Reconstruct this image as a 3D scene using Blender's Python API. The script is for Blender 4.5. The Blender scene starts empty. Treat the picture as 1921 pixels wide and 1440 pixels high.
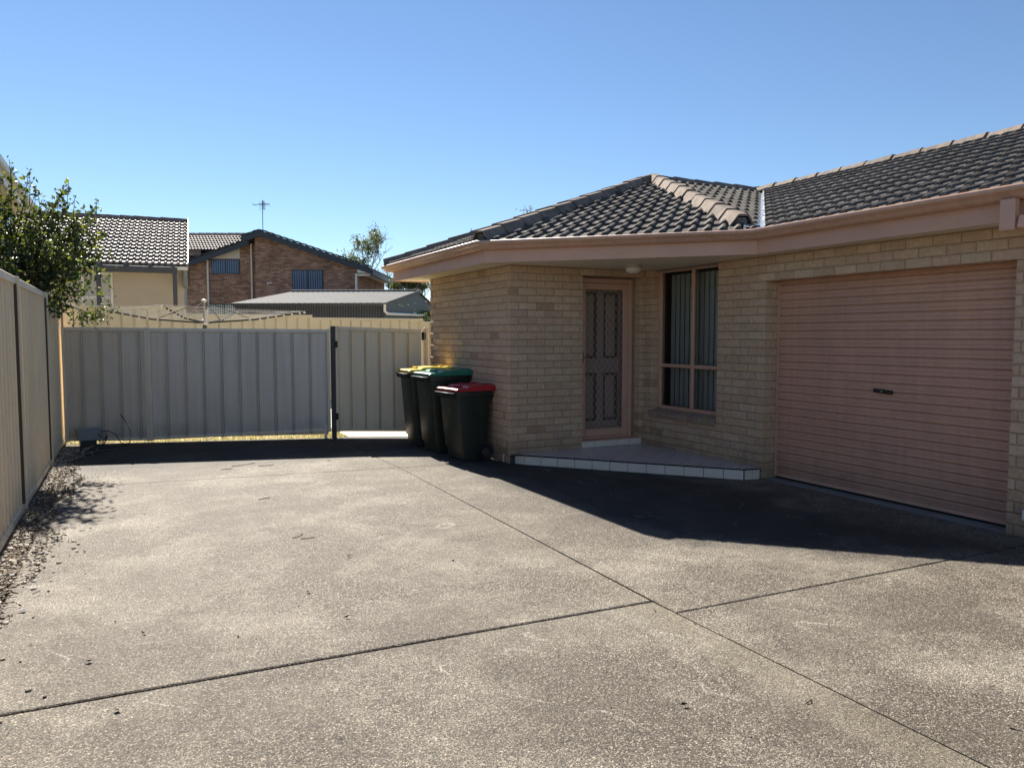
import bpy, bmesh, math, random
from math import radians as RAD, sin, cos, pi, sqrt, hypot
from mathutils import Vector, Matrix
random.seed(11)
S = bpy.context.scene
COL = S.collection
# ---------------------------------------------------------------- camera, sky, sun, exposure
cam = bpy.data.cameras.new('camera'); cam_o = bpy.data.objects.new('camera', cam); COL.objects.link(cam_o)
cam.sensor_width = 36; cam.lens = 1413.7/1921*36; cam.clip_end = 3000; cam.clip_start = 0.05
cam_o.location = (0, 0, 1.5); cam_o.rotation_euler = (RAD(90-3.63), 0, RAD(-26.996))
S.camera = cam_o
W = bpy.data.worlds.new('World'); S.world = W; W.use_nodes = True
nt = W.node_tree; bg = nt.nodes['Background']
sky = nt.nodes.new('ShaderNodeTexSky'); sky.sky_type = 'NISHITA'; sky.sun_disc = False
sky.sun_elevation = RAD(39.1); sky.sun_rotation = 0.0; sky.air_density = 0.95; sky.dust_density = 0.0; sky.ozone_density = 4.5
nt.links.new(sky.outputs[0], bg.inputs[0]); bg.inputs[1].default_value = 0.060
sun = bpy.data.lights.new('sun', 'SUN'); sun.energy = 5.0; sun.angle = RAD(0.5); sun.color = (1, .92, .80)
sun_o = bpy.data.objects.new('sun', sun); COL.objects.link(sun_o); sun_o.rotation_euler = (RAD(-50.9), 0, 0)
sun_o.location = (0, 20, 16)
S.view_settings.view_transform = 'Standard'; S.view_settings.look = 'None'
S.view_settings.exposure = 1.15; S.view_settings.gamma = 1; S.view_settings.use_curve_mapping = False

# ---------------------------------------------------------------- helpers
def nodemat(name):
    m = bpy.data.materials.new(name); m.use_nodes = True
    return m, m.node_tree, m.node_tree.nodes['Principled BSDF']

def mat(name, c, rough=.6, var=.08, scale=6., bump=0., bscale=60., metal=0., spec=None, attr=False, dirt=0., dirtc=(.05,.045,.04), streak=0., cell=0., base=0.):
    m, t, b = nodemat(name); L = t.links.new
    b.inputs['Roughness'].default_value = rough; b.inputs['Metallic'].default_value = metal
    if spec is not None: b.inputs['Specular IOR Level'].default_value = spec
    tc = t.nodes.new('ShaderNodeTexCoord')
    n = t.nodes.new('ShaderNodeTexNoise'); n.inputs['Scale'].default_value = scale; n.inputs['Detail'].default_value = 6; n.inputs['Roughness'].default_value = .65
    L(tc.outputs['Object'], n.inputs['Vector'])
    mr = t.nodes.new('ShaderNodeMapRange'); mr.inputs[1].default_value = .3; mr.inputs[2].default_value = .7
    mr.inputs[3].default_value = 1-var; mr.inputs[4].default_value = 1+var; L(n.outputs[0], mr.inputs[0])
    mul = t.nodes.new('ShaderNodeVectorMath'); mul.operation = 'MULTIPLY'
    if attr:
        a = t.nodes.new('ShaderNodeAttribute'); a.attribute_name = 'Col'; L(a.outputs[0], mul.inputs[0])
    else: mul.inputs[0].default_value = c[:3]
    L(mr.outputs[0], mul.inputs[1]); out = mul.outputs[0]
    if dirt:
        n2 = t.nodes.new('ShaderNodeTexNoise'); n2.inputs['Scale'].default_value = scale*.37; n2.inputs['Detail'].default_value = 8; n2.inputs['Roughness'].default_value = .75
        L(tc.outputs['Object'], n2.inputs['Vector'])
        m2 = t.nodes.new('ShaderNodeMapRange'); m2.inputs[1].default_value = .5; m2.inputs[2].default_value = .75; m2.inputs[4].default_value = dirt; L(n2.outputs[0], m2.inputs[0])
        mx = t.nodes.new('ShaderNodeMix'); mx.data_type = 'RGBA'; L(m2.outputs[0], mx.inputs[0]); L(out, mx.inputs[6]); mx.inputs[7].default_value = (*dirtc, 1); out = mx.outputs[2]
    def shade(fac, lo, hi):
        nonlocal out
        mm = t.nodes.new('ShaderNodeMapRange'); mm.inputs[1].default_value = lo[0]; mm.inputs[2].default_value = lo[1]; mm.inputs[3].default_value = hi[0]; mm.inputs[4].default_value = hi[1]; L(fac, mm.inputs[0])
        vm = t.nodes.new('ShaderNodeVectorMath'); vm.operation = 'MULTIPLY'; L(out, vm.inputs[0]); L(mm.outputs[0], vm.inputs[1]); out = vm.outputs[0]
    if streak:   # rain streaks: noise drawn out vertically
        mp = t.nodes.new('ShaderNodeMapping'); mp.inputs['Scale'].default_value = (22,22,.9); L(tc.outputs['Object'], mp.inputs[0])
        ns = t.nodes.new('ShaderNodeTexNoise'); ns.inputs['Scale'].default_value = 1; ns.inputs['Detail'].default_value = 5; L(mp.outputs[0], ns.inputs['Vector'])
        shade(ns.outputs[0], (.35,.65), (1-streak,1+streak*.5))
    if cell:     # tile to tile variation
        vo = t.nodes.new('ShaderNodeTexVoronoi'); vo.inputs['Scale'].default_value = 3.4; L(tc.outputs['Object'], vo.inputs['Vector'])
        sc_ = t.nodes.new('ShaderNodeSeparateColor'); L(vo.outputs['Color'], sc_.inputs[0]); shade(sc_.outputs[0], (0,1), (1-cell,1+cell))
    if base:     # splash dirt near the ground
        sz = t.nodes.new('ShaderNodeSeparateXYZ'); L(tc.outputs['Object'], sz.inputs[0]); nb = t.nodes.new('ShaderNodeTexNoise'); nb.inputs['Scale'].default_value = 5; nb.inputs['Detail'].default_value = 6; L(tc.outputs['Object'], nb.inputs['Vector'])
        ma = t.nodes.new('ShaderNodeMath'); ma.operation = 'MULTIPLY_ADD'; L(nb.outputs[0], ma.inputs[0]); ma.inputs[1].default_value = -.45; L(sz.outputs[2], ma.inputs[2]); shade(ma.outputs[0], (-.22,.12), (1-base,1))
    L(out, b.inputs['Base Color'])
    if bump:
        n3 = t.nodes.new('ShaderNodeTexNoise'); n3.inputs['Scale'].default_value = bscale; n3.inputs['Detail'].default_value = 5
        L(tc.outputs['Object'], n3.inputs['Vector'])
        bp = t.nodes.new('ShaderNodeBump'); bp.inputs['Strength'].default_value = bump; bp.inputs['Distance'].default_value = .01
        L(n3.outputs[0], bp.inputs['Height']); L(bp.outputs[0], b.inputs['Normal'])
    return m

class MB:
    """collects polygons, builds one mesh object"""
    def __init__(s): s.v = []; s.f = []; s.c = []
    def face(s, pts, c=None):
        i = len(s.v); s.v += [tuple(p) for p in pts]; s.f.append(tuple(range(i, i+len(pts)))); s.c.append(c)
    def poly(s, v, f, c=None):
        i = len(s.v); s.v += [tuple(p) for p in v]
        for q in f: s.f.append(tuple(i+k for k in q)); s.c.append(c)
    def box(s, a, b, c=None, M=None):
        x0, y0, z0 = a; x1, y1, z1 = b
        v = [(x0,y0,z0),(x1,y0,z0),(x1,y1,z0),(x0,y1,z0),(x0,y0,z1),(x1,y0,z1),(x1,y1,z1),(x0,y1,z1)]
        if M is not None: v = [tuple(M @ Vector(p)) for p in v]
        s.poly(v, [(0,3,2,1),(4,5,6,7),(0,1,5,4),(1,2,6,5),(2,3,7,6),(3,0,4,7)], c)
    def bbox(s, a, b, e=.006, c=None, M=None):
        """box with chamfered edges"""
        x0,y0,z0 = a; x1,y1,z1 = b; e = min(e, abs(x1-x0)*.4, abs(y1-y0)*.4, abs(z1-z0)*.4)
        bm = bmesh.new(); r = bmesh.ops.create_cube(bm, size=1)
        for v in bm.verts: v.co = Vector(((x0+x1)/2+v.co.x*(x1-x0), (y0+y1)/2+v.co.y*(y1-y0), (z0+z1)/2+v.co.z*(z1-z0)))
        bmesh.ops.bevel(bm, geom=bm.edges[:], offset=e, segments=1, affect='EDGES')
        bm.verts.index_update()
        v = [p.co.copy() for p in bm.verts]
        if M is not None: v = [M @ p for p in v]
        s.poly(v, [[q.index for q in f.verts] for f in bm.faces], c); bm.free()
    def tube(s, pts, r, n=8, c=None, caps=True, r2=None):
        pts = [Vector(p) for p in pts]; N = len(pts); rings = []
        for i, p in enumerate(pts):
            t = (pts[min(i+1,N-1)]-pts[max(i-1,0)]).normalized()
            up = Vector((0,0,1)) if abs(t.z) < .9 else Vector((0,1,0))
            a = t.cross(up).normalized(); b = t.cross(a).normalized()
            rr = r if r2 is None else r+(r2-r)*i/(N-1)
            if isinstance(r, (list,tuple)): rr = r[i]
            rings.append([p+a*rr*cos(2*pi*k/n)+b*rr*sin(2*pi*k/n) for k in range(n)])
        v = [q for rg in rings for q in rg]; f = []
        for i in range(N-1):
            for k in range(n):
                f.append((i*n+k, i*n+(k+1)%n, (i+1)*n+(k+1)%n, (i+1)*n+k))
        if caps: f += [tuple(range(n))[::-1], tuple((N-1)*n+k for k in range(n))]
        s.poly(v, f, c)
    def lathe(s, c0, prof, n=24, c=None, axis='z'):
        v = []; f = []; m = len(prof)
        for k in range(n):
            a = 2*pi*k/n
            for r, z in prof:
                if axis == 'z': v.append((c0[0]+r*cos(a), c0[1]+r*sin(a), c0[2]+z))
                else: v.append((c0[0]+r*cos(a), c0[1]+z, c0[2]+r*sin(a)))
        for k in range(n):
            for i in range(m-1): f.append((k*m+i, ((k+1)%n)*m+i, ((k+1)%n)*m+i+1, k*m+i+1))
        s.poly(v, f, c)
    def prism(s, pts, z0, z1, c=None):
        n = len(pts); v = [(x,y,z0) for x,y in pts]+[(x,y,z1) for x,y in pts]
        s.poly(v, [tuple(range(n))[::-1], tuple(range(n,2*n))]+[(i,(i+1)%n,n+(i+1)%n,n+i) for i in range(n)], c)
    def sweep(s, path, prof, closed_prof=True, c=None, caps=True):
        """profile (d outward to the right of travel, z) along a 2D path, mitred"""
        n = len(path); m = len(prof); v = []; f = []
        P = [Vector(p) for p in path]
        for i in range(n):
            d0 = (P[i]-P[i-1]).normalized() if i else (P[1]-P[0]).normalized()
            d1 = (P[i+1]-P[i]).normalized() if i < n-1 else d0
            n0 = Vector((d0.y,-d0.x)); n1 = Vector((d1.y,-d1.x)); mt = (n0+n1); mt = mt/(mt.dot(n0))
            for d, z in prof: q = P[i]+mt*d; v.append((q.x, q.y, z))
        for i in range(n-1):
            for k in range(m if closed_prof else m-1):
                f.append((i*m+k, i*m+(k+1)%m, (i+1)*m+(k+1)%m, (i+1)*m+k))
        if caps and closed_prof: f += [tuple(range(m))[::-1], tuple((n-1)*m+k for k in range(m))]
        s.poly(v, f, c)
    def build(s, name, m, parent=None, smooth=False, loc=None, recalc=True, auto=None):
        me = bpy.data.meshes.new(name); me.from_pydata(s.v, [], s.f)
        if any(c is not None for c in s.c):
            ca = me.color_attributes.new('Col', 'FLOAT_COLOR', 'CORNER'); vals = []
            for p, c in zip(me.polygons, s.c):
                c = c or (.5,.5,.5)
                vals += [c[0],c[1],c[2],1.]*p.loop_total
            ca.data.foreach_set('color', vals)
        if recalc:
            bm = bmesh.new(); bm.from_mesh(me); bmesh.ops.recalc_face_normals(bm, faces=bm.faces); bm.to_mesh(me); bm.free()
        me.materials.append(m)
        if smooth or auto:
            me.polygons.foreach_set('use_smooth', [True]*len(me.polygons))
            if auto: me.set_sharp_from_angle(angle=RAD(auto))
        o = bpy.data.objects.new(name, me); COL.objects.link(o)
        if parent: o.parent = parent
        if loc: o.location = loc
        return o

def tag(o, label=None, cat=None, group=None, kind=None):
    if label: o['label'] = label
    if cat: o['category'] = cat
    if group: o['group'] = group
    if kind: o['kind'] = kind
    return o
def thing(name, label, cat, loc=(0,0,0), rz=0., group=None):
    o = bpy.data.objects.new(name, None); COL.objects.link(o); o.location = loc; o.rotation_euler = (0,0,rz)
    o.empty_display_size = .2
    return tag(o, label, cat, group)
def copy_tree(o, parent=None):
    c = o.copy(); COL.objects.link(c); c.parent = parent
    for ch in [x for x in o.children]: copy_tree(ch, c)
    return c

# ---------------------------------------------------------------- materials
def concrete():
    m, t, b = nodemat('exposed_concrete'); L = t.links.new; N = t.nodes.new
    tc = N('ShaderNodeTexCoord')
    def noise(sc, det=6, ro=.6, dist=0):
        n = N('ShaderNodeTexNoise'); n.inputs['Scale'].default_value = sc; n.inputs['Detail'].default_value = det; n.inputs['Roughness'].default_value = ro; n.inputs['Distortion'].default_value = dist
        L(tc.outputs['Object'], n.inputs['Vector']); return n.outputs[0]
    def mr(x, a, b_, c, d):
        n = N('ShaderNodeMapRange'); L(x, n.inputs[0])
        for i, q in enumerate((a,b_,c,d)): n.inputs[i+1].default_value = q
        return n.outputs[0]
    def mix(f, a, b_):
        n = N('ShaderNodeMix'); n.data_type = 'RGBA'
        for i, q in ((0,f),(6,a),(7,b_)):
            if hasattr(q, 'links'): L(q, n.inputs[i])
            else: n.inputs[i].default_value = q if i == 0 else (*q,1)
        return n.outputs[2]
    def mth(op, a, b_):
        n = N('ShaderNodeMath'); n.operation = op
        for i, q in enumerate((a,b_)):
            if hasattr(q, 'links'): L(q, n.inputs[i])
            else: n.inputs[i].default_value = q
        return n.outputs[0]
    v = N('ShaderNodeTexVoronoi'); v.inputs['Scale'].default_value = 190; L(tc.outputs['Object'], v.inputs['Vector'])
    bw = N('ShaderNodeSeparateColor'); L(v.outputs['Color'], bw.inputs[0])
    ramp = N('ShaderNodeValToRGB'); L(bw.outputs[0], ramp.inputs[0]); e = ramp.color_ramp.elements
    e[0].position = 0; e[0].color = (.014,.011,.009,1); e[1].position = 1; e[1].color = (.50,.43,.335,1)
    for p, c in ((.30,(.038,.033,.027)),(.58,(.102,.088,.072)),(.82,(.210,.183,.150))): q = e.new(p); q.color = (*c,1)
    v2 = N('ShaderNodeTexVoronoi'); v2.inputs['Scale'].default_value = 260; L(tc.outputs['Object'], v2.inputs['Vector'])
    s2 = N('ShaderNodeSeparateColor'); L(v2.outputs['Color'], s2.inputs[0])
    c = mix(mr(s2.outputs[1], .3,.8,0,.45), ramp.outputs[0], (.108,.09,.071))
    # worn pale cement film, in wide patches
    film = mth('MULTIPLY', mr(noise(1.4,7,.72), .45,.64,0,1), mr(noise(120,6,.85), .49,.55,0,1))
    c = mix(mth('MULTIPLY', film, .70), c, (.56,.515,.42))
    # brown weathering
    c = mix(mr(noise(.9,8,.72,.6), .47,.66,0,.5), c, (.08,.066,.051))
    c = mix(mr(noise(.42,4,.55), .36,.64,0,.30), c, (.06,.048,.036))
    c = mix(mr(noise(.7,7,.72,.4), .52,.70,0,.30), c, (.28,.258,.205))
    sp = N('ShaderNodeSeparateXYZ'); L(tc.outputs['Object'], sp.inputs[0])
    wob = mth('ADD', sp.outputs[0], mth('MULTIPLY', mth('SUBTRACT', noise(2.2,4,.6), .5), .10))
    bnd = mth('MULTIPLY', mth('MULTIPLY', mr(wob, 2.36,2.44,0,1), mr(sp.outputs[0], 2.64,2.66,1,0)), mr(sp.outputs[1], 3.3,3.5,1,.35))
    c = mix(mth('MULTIPLY', bnd, mr(noise(9,5,.7), .3,.7,.2,.6)), c, (.17,.148,.105))
    gr = mth('MULTIPLY', mth('MULTIPLY', mr(noise(210,4,.75), .36,.64,.35,1.7), mr(noise(85,4,.7), .36,.64,.45,1.55)), mr(noise(26,4,.7), .36,.64,.80,1.2))
    vmm = N('ShaderNodeVectorMath'); vmm.operation = 'MULTIPLY'; L(c, vmm.inputs[0]); L(gr, vmm.inputs[1]); c = vmm.outputs[0]
    # eave and gate shade painted darker into the colour, with damp stain; edges noisy
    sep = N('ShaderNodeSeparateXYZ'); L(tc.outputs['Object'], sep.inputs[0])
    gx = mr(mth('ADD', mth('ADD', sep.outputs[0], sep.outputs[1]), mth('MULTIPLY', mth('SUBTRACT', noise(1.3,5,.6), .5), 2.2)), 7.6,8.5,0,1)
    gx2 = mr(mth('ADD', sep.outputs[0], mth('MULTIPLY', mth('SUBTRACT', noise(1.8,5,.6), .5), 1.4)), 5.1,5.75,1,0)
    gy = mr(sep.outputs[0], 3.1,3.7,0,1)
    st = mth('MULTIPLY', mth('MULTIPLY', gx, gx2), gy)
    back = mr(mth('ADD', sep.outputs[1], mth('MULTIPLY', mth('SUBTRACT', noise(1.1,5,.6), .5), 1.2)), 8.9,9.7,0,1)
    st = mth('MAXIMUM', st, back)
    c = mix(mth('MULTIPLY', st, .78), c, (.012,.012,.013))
    # thin white scrape marks
    w = N('ShaderNodeTexVoronoi'); w.feature = 'DISTANCE_TO_EDGE'; w.inputs['Scale'].default_value = 1.1
    mp = N('ShaderNodeVectorMath'); mp.operation = 'ADD'; L(tc.outputs['Object'], mp.inputs[0])
    nn = N('ShaderNodeTexNoise'); nn.inputs['Scale'].default_value = 1.6; L(tc.outputs['Object'], nn.inputs['Vector']); L(nn.outputs['Color'], mp.inputs[1]); L(mp.outputs[0], w.inputs['Vector'])
    sc = mth('MULTIPLY', mr(w.outputs[0], .0,.012,1,0), mth('MULTIPLY', mr(noise(2.3,3,.5), .52,.66,0,1), mr(noise(60,2,.5), .42,.62,0,.75)))
    c = mix(sc, c, (.55,.53,.46))
    L(c, b.inputs['Base Color']); b.inputs['Roughness'].default_value = .78; b.inputs['Specular IOR Level'].default_value = .35
    h = mth('ADD', mth('MULTIPLY', v.outputs['Distance'], -1.0), mth('MULTIPLY', noise(220,3,.6), .6))
    bp = N('ShaderNodeBump'); bp.inputs['Strength'].default_value = .55; bp.inputs['Distance'].default_value = .004
    L(h, bp.inputs['Height']); L(bp.outputs[0], b.inputs['Normal'])
    return m
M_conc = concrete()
M_smooth = mat('trowelled_concrete', (.20,.20,.19), .75, .15, 3, .15, 90, dirt=.5)
M_path = mat('pale_path_concrete', (.62,.57,.46), .8, .1, 4, .1)
M_joint = mat('joint_dirt', (.012,.011,.009), .95, .3, 30)
M_soil = mat('soil', (.10,.075,.05), .95, .3, 4, .5, 30)
M_postshade = mat('post_shade_paint', (.10,.07,.045), .8)
M_lawn = mat('lawn_soil', (.36,.32,.18), .95, .3, 3, .5, 40)
M_brick = mat('cream_brick', (0,0,0), .9, .14, 26, .7, 70, attr=True, dirt=.35, dirtc=(.33,.23,.14), base=.45)
M_mortar = mat('mortar', (.40,.285,.18), .9, .15, 12, .6, 120, base=.45)
M_salmon = mat('salmon_paint', (.62,.37,.26), .45, .06, 3, dirt=.2, dirtc=(.36,.2,.14))
M_gutter = mat('gutter_steel', (.60,.37,.265), .36, .08, 2.5, streak=.08, dirt=.3, dirtc=(.2,.14,.1))
M_roller = mat('roller_door_steel', (.63,.355,.24), .42, .08, 2.0, streak=.05, base=.3, bump=.3, bscale=3, dirt=.3, dirtc=(.25,.16,.12))
M_soffit = mat('soffit_paint', (.74,.67,.54), .7, .03, 3)
M_tile = mat('charcoal_roof_tile', (.075,.066,.058), .8, .35, 9, .6, 90, spec=.3, dirt=.55, dirtc=(.16,.14,.115), cell=.3)
M_cap = mat('ridge_cap_tile', (.20,.16,.13), .85, .3, 14, .6, 90, spec=.3, dirt=.7, dirtc=(.36,.28,.22), cell=.2)
M_bed = mat('ridge_mortar', (.17,.165,.155), .9, .15, 12, .5, 80)
M_valley = mat('valley_metal', (.42,.47,.52), .35, .08, 5, metal=.6)
M_black = mat('black_plastic', (.012,.012,.013), .4, .1)
M_dark = mat('dark_steel', (.045,.05,.058), .45, .1, 4)
M_fence = mat('paperbark_fence_steel', (.88,.73,.51), .5, .05, 1.2, streak=.06, base=.2, bump=.25, bscale=2.5, dirt=.15, dirtc=(.30,.26,.20))
M_fenceb = mat('cream_fence_steel', (.88,.76,.50), .5, .04, 1.5, dirt=.06, dirtc=(.4,.34,.22))
M_gate = mat('gate_steel', (.78,.68,.56), .45, .05, 1.2, streak=.07, base=.3, bump=.25, bscale=2.5, dirt=.15, dirtc=(.25,.23,.2))
M_gatet = mat('gate_trim_steel', (.84,.73,.58), .45, .05, 3, streak=.06)
M_white = mat('white_paint', (.72,.72,.69), .45, .04)
M_gtile = mat('porch_tile', (.50,.465,.44), .3, .06, 6, .05, 20)
M_etile = mat('edge_tile', (.74,.67,.56), .3, .05, 9)
M_grout = mat('grout', (.05,.05,.055), .9)
M_blind = mat('blind_fabric', (.44,.45,.41), .8, .05)
M_room = mat('room_paint', (.25,.23,.2), .9)
M_bin = mat('bin_plastic', (.018,.026,.020), .42, .2, 5, .08, 200, streak=.25, base=.0, dirt=.35, dirtc=(.045,.045,.035))
def glassy(name, tint=(.9,.95,.95), refl=1.0):
    m, t, b = nodemat(name); t.nodes.remove(b); out = t.nodes['Material Output']; L = t.links.new
    tr = t.nodes.new('ShaderNodeBsdfTransparent'); tr.inputs[0].default_value = (*tint,1)
    g = t.nodes.new('ShaderNodeBsdfGlossy'); g.inputs['Roughness'].default_value = .02
    fr = t.nodes.new('ShaderNodeFresnel'); fr.inputs[0].default_value = 1.5
    mm = t.nodes.new('ShaderNodeMath'); mm.operation = 'MULTIPLY'; mm.inputs[1].default_value = refl; L(fr.outputs[0], mm.inputs[0])
    mx = t.nodes.new('ShaderNodeMixShader'); L(mm.outputs[0], mx.inputs[0]); L(tr.outputs[0], mx.inputs[1]); L(g.outputs[0], mx.inputs[2]); L(mx.outputs[0], out.inputs[0])
    return m
M_glass = glassy('window_glass', (.88,.92,.92))
M_glassb = glassy('blue_tinted_glass', (.58,.68,.82), .5)
def sheer(name, c, alpha):
    m, t, b = nodemat(name); out = t.nodes['Material Output']; L = t.links.new
    b.inputs['Base Color'].default_value = (*c,1); b.inputs['Roughness'].default_value = .8
    tr = t.nodes.new('ShaderNodeBsdfTransparent'); mx = t.nodes.new('ShaderNodeMixShader'); mx.inputs[0].default_value = alpha
    L(tr.outputs[0], mx.inputs[1]); L(b.outputs[0], mx.inputs[2]); L(mx.outputs[0], out.inputs[0]); return m
M_fly = sheer('insect_mesh', (.03,.03,.035), .16)

def leafmat(name, attr=True, trans=.45, rough=.38):
    m, t, b = nodemat(name); out = t.nodes['Material Output']; L = t.links.new
    a = t.nodes.new('ShaderNodeAttribute'); a.attribute_name = 'Col'; L(a.outputs[0], b.inputs['Base Color'])
    b.inputs['Roughness'].default_value = rough
    tl = t.nodes.new('ShaderNodeBsdfTranslucent'); hs = t.nodes.new('ShaderNodeHueSaturation'); hs.inputs['Hue'].default_value = .47; hs.inputs['Saturation'].default_value = 1.15; hs.inputs['Value'].default_value = 2.2
    L(a.outputs[0], hs.inputs['Color']); L(hs.outputs[0], tl.inputs[0])
    mx = t.nodes.new('ShaderNodeMixShader'); mx.inputs[0].default_value = trans; L(b.outputs[0], mx.inputs[1]); L(tl.outputs[0], mx.inputs[2]); L(mx.outputs[0], out.inputs[0])
    return m
M_leaf = leafmat('shrub_leaf', trans=.42, rough=.34); M_gumleaf = leafmat('gum_leaf', trans=.3, rough=.5)
M_bark = mat('bark', (.11,.085,.06), .9, .3, 20, .6, 60)
M_gumbark = mat('pale_bark', (.24,.22,.20), .9, .25, 4)

# ---------------------------------------------------------------- geometry constants (metres)
XL, XG, YD, ZS, PZ = 3.956, 5.896, 7.832, 2.328, .12
YJ, YR, ZL = 5.80, 3.326, 2.07
XF = -.85

# ---------------------------------------------------------------- ground
g = MB(); g.face([(-900,-300,-.09),(900,-300,-.09),(900,1500,-.09),(-900,1500,-.09)]); tag(g.build('ground', M_soil), kind='structure')
# driveway slabs, joints left open
DR = thing('driveway', None, None); tag(DR, kind='structure')
def slab(pts, gap=.006, top=0.0, m=None, jit=0):
    # shrink polygon by gap, chamfer the arris
    n = len(pts); P = [Vector(p) for p in pts]
    area = sum(P[i].x*P[(i+1)%n].y-P[(i+1)%n].x*P[i].y for i in range(n))
    if area < 0: P.reverse()
    def inset(d):
        out = []
        for i in range(n):
            a, b_, c = P[i-1], P[i], P[(i+1)%n]
            e0 = (b_-a).normalized(); e1 = (c-b_).normalized(); n0 = Vector((-e0.y,e0.x)); n1 = Vector((-e1.y,e1.x))
            mt = n0+n1; mt = mt/mt.dot(n0); out.append(b_+mt*d)
        return out
    A = inset(gap); B = inset(gap+.007); mb = MB()
    v = [(p.x,p.y,-.08) for p in A]+[(p.x,p.y,top-.004) for p in A]+[(p.x,p.y,top) for p in B]
    f = [tuple(2*n+i for i in range(n))]
    for k in (0,1): f += [(k*n+i, k*n+(i+1)%n, (k+1)*n+(i+1)%n, (k+1)*n+i) for i in range(n)]
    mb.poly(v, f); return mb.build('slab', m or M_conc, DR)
XE = -.70   # edge of concrete, gravel beyond
g = MB(); g.box((-1.2,-6,-.085),(6.4,13,-.045)); g.build('joint_bed', M_joint, DR)
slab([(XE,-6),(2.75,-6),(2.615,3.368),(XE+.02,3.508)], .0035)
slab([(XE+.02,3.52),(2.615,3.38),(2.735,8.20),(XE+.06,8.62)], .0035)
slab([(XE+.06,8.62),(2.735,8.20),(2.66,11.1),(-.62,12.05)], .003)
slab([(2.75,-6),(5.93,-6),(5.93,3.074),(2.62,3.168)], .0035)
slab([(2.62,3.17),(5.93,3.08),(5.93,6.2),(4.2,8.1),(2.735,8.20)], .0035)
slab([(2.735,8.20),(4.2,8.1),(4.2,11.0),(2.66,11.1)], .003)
g = MB(); g.box((5.925,-6,-.08),(6.30,5.86,.001)); g.build('garage_apron', M_smooth, DR)
g = MB(); g.prism([(2.9,11.05),(4.0,10.6),(4.0,17.9),(3.0,17.9)], -.06, .004); tag(g.build('path', M_path), kind='structure')
g = MB(); g.face([(XF,10.9,-.03),(14,10.9,-.03),(14,60,-.03),(XF,60,-.03)]); tag(g.build('lawn', M_lawn), kind='structure')
g = MB(); g.box((-.85,-6,-.08),(-.2,12.3,-.022)); tag(g.build('gravel_bed', M_soil), kind='structure')

# grass, gravel, leaf litter: uncountable
def stuffcol(cs, j=.25):
    c = random.choice(cs); k = 1+random.uniform(-j,j); return tuple(x*k for x in c)
g = MB()
for i in range(9000):
    X = random.uniform(-.8,3.3); Y = 12.15-.28*(X+.8)+random.random()**1.5*5.0+.02
    if X > 2.9: X -= .35
    a = random.uniform(0,6.28); h = random.uniform(.03,.075); w = .006; dx, dy = cos(a)*w, sin(a)*w; lx, ly = random.uniform(-.03,.03), random.uniform(-.03,.03)
    g.face([(X-dx,Y-dy,-.03),(X+dx,Y+dy,-.03),(X+lx,Y+ly,-.03+h)], stuffcol([(.24,.24,.10),(.34,.30,.16),(.15,.18,.07)]))
tag(g.build('grass', leafmat('grass_blade', trans=.35, rough=.6), recalc=False), 'short dry lawn grass seen in the gap under the metal gate', 'grass', kind='stuff')
def pebble(mb, x, y, z, r, c, flat=.6):
    bm = bmesh.new(); bmesh.ops.create_icosphere(bm, subdivisions=1, radius=r)
    a = random.uniform(0,3.1); sx = random.uniform(.7,1.3)
    for v in bm.verts:
        k = 1+random.uniform(-.18,.18); X, Y = v.co.x*sx*k, v.co.y*k; v.co = Vector((x+X*cos(a)-Y*sin(a), y+X*sin(a)+Y*cos(a), z+v.co.z*flat*k))
    bm.verts.index_update(); mb.poly([v.co.copy() for v in bm.verts], [[q.index for q in f.verts] for f in bm.faces], c); bm.free()
gravcol = [(.30,.25,.19),(.42,.36,.28),(.22,.17,.13),(.36,.26,.17),(.5,.46,.4),(.15,.13,.11)]
def bedx(y): return -.60+.06*sin(y*2.3)+.035*sin(y*7.1)+.02*(y-5)*.4
g = MB()
for i in range(3600):
    y = 2.6+random.random()**.8*9.2; xe = bedx(y); u = random.random(); x = XF+.03+(xe-XF-.03)*u
    if random.random() < .03: x = xe+random.expovariate(18)
    z = -.012+random.uniform(0,.012) if x < xe-.03 else .004
    pebble(g, x, y, z, random.uniform(.006,.018), stuffcol(gravcol))
tag(g.build('gravel', mat('pebble', (0,0,0), .7, .2, 60, attr=True)), 'river pebbles lying along the foot of the left fence', 'gravel', kind='stuff')
g = MB()
def flatleaf(mb, x, y, z, l, w, c, curl=.3):
    a = random.uniform(0,6.28); d = Vector((cos(a),sin(a),random.uniform(-.1,.3))).normalized(); s = Vector((-sin(a),cos(a),random.uniform(-.4,.4))).normalized()
    p = Vector((x,y,z)); up = Vector((0,0,1))*l*curl
    mb.poly([p-d*l/2+up*.6, p+s*w/2+up*random.random(), p+d*l/2+up*.8, p-s*w/2+up*random.random(), p], [(0,4,1),(1,4,2),(2,4,3),(3,4,0)], c)
litcol = [(.10,.07,.04),(.16,.11,.06),(.06,.045,.03),(.22,.17,.10)]
for i in range(1500):
    y = random.choice((random.uniform(4.6,10.9), random.gauss(7.6,1.1), random.gauss(8.6,1))); xe = bedx(y)
    x = XF+.03+(xe-XF)*random.random()**.8*1.05
    if random.random() < .05: x = xe+random.expovariate(7)
    flatleaf(g, x, y, .006+random.random()*.012, random.uniform(.014,.04), random.uniform(.008,.02), stuffcol(litcol))
for i in range(70):
    y = random.uniform(4.6,10); x = XF+.05+random.random()*.28; a = random.uniform(0,3.14); l = random.uniform(.03,.09)
    g.tube([(x,y,.015),(x+cos(a)*l*.5,y+sin(a)*l*.5,.022),(x+cos(a+.3)*l,y+sin(a+.3)*l,.016)], .0022, 4, stuffcol(litcol))
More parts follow.
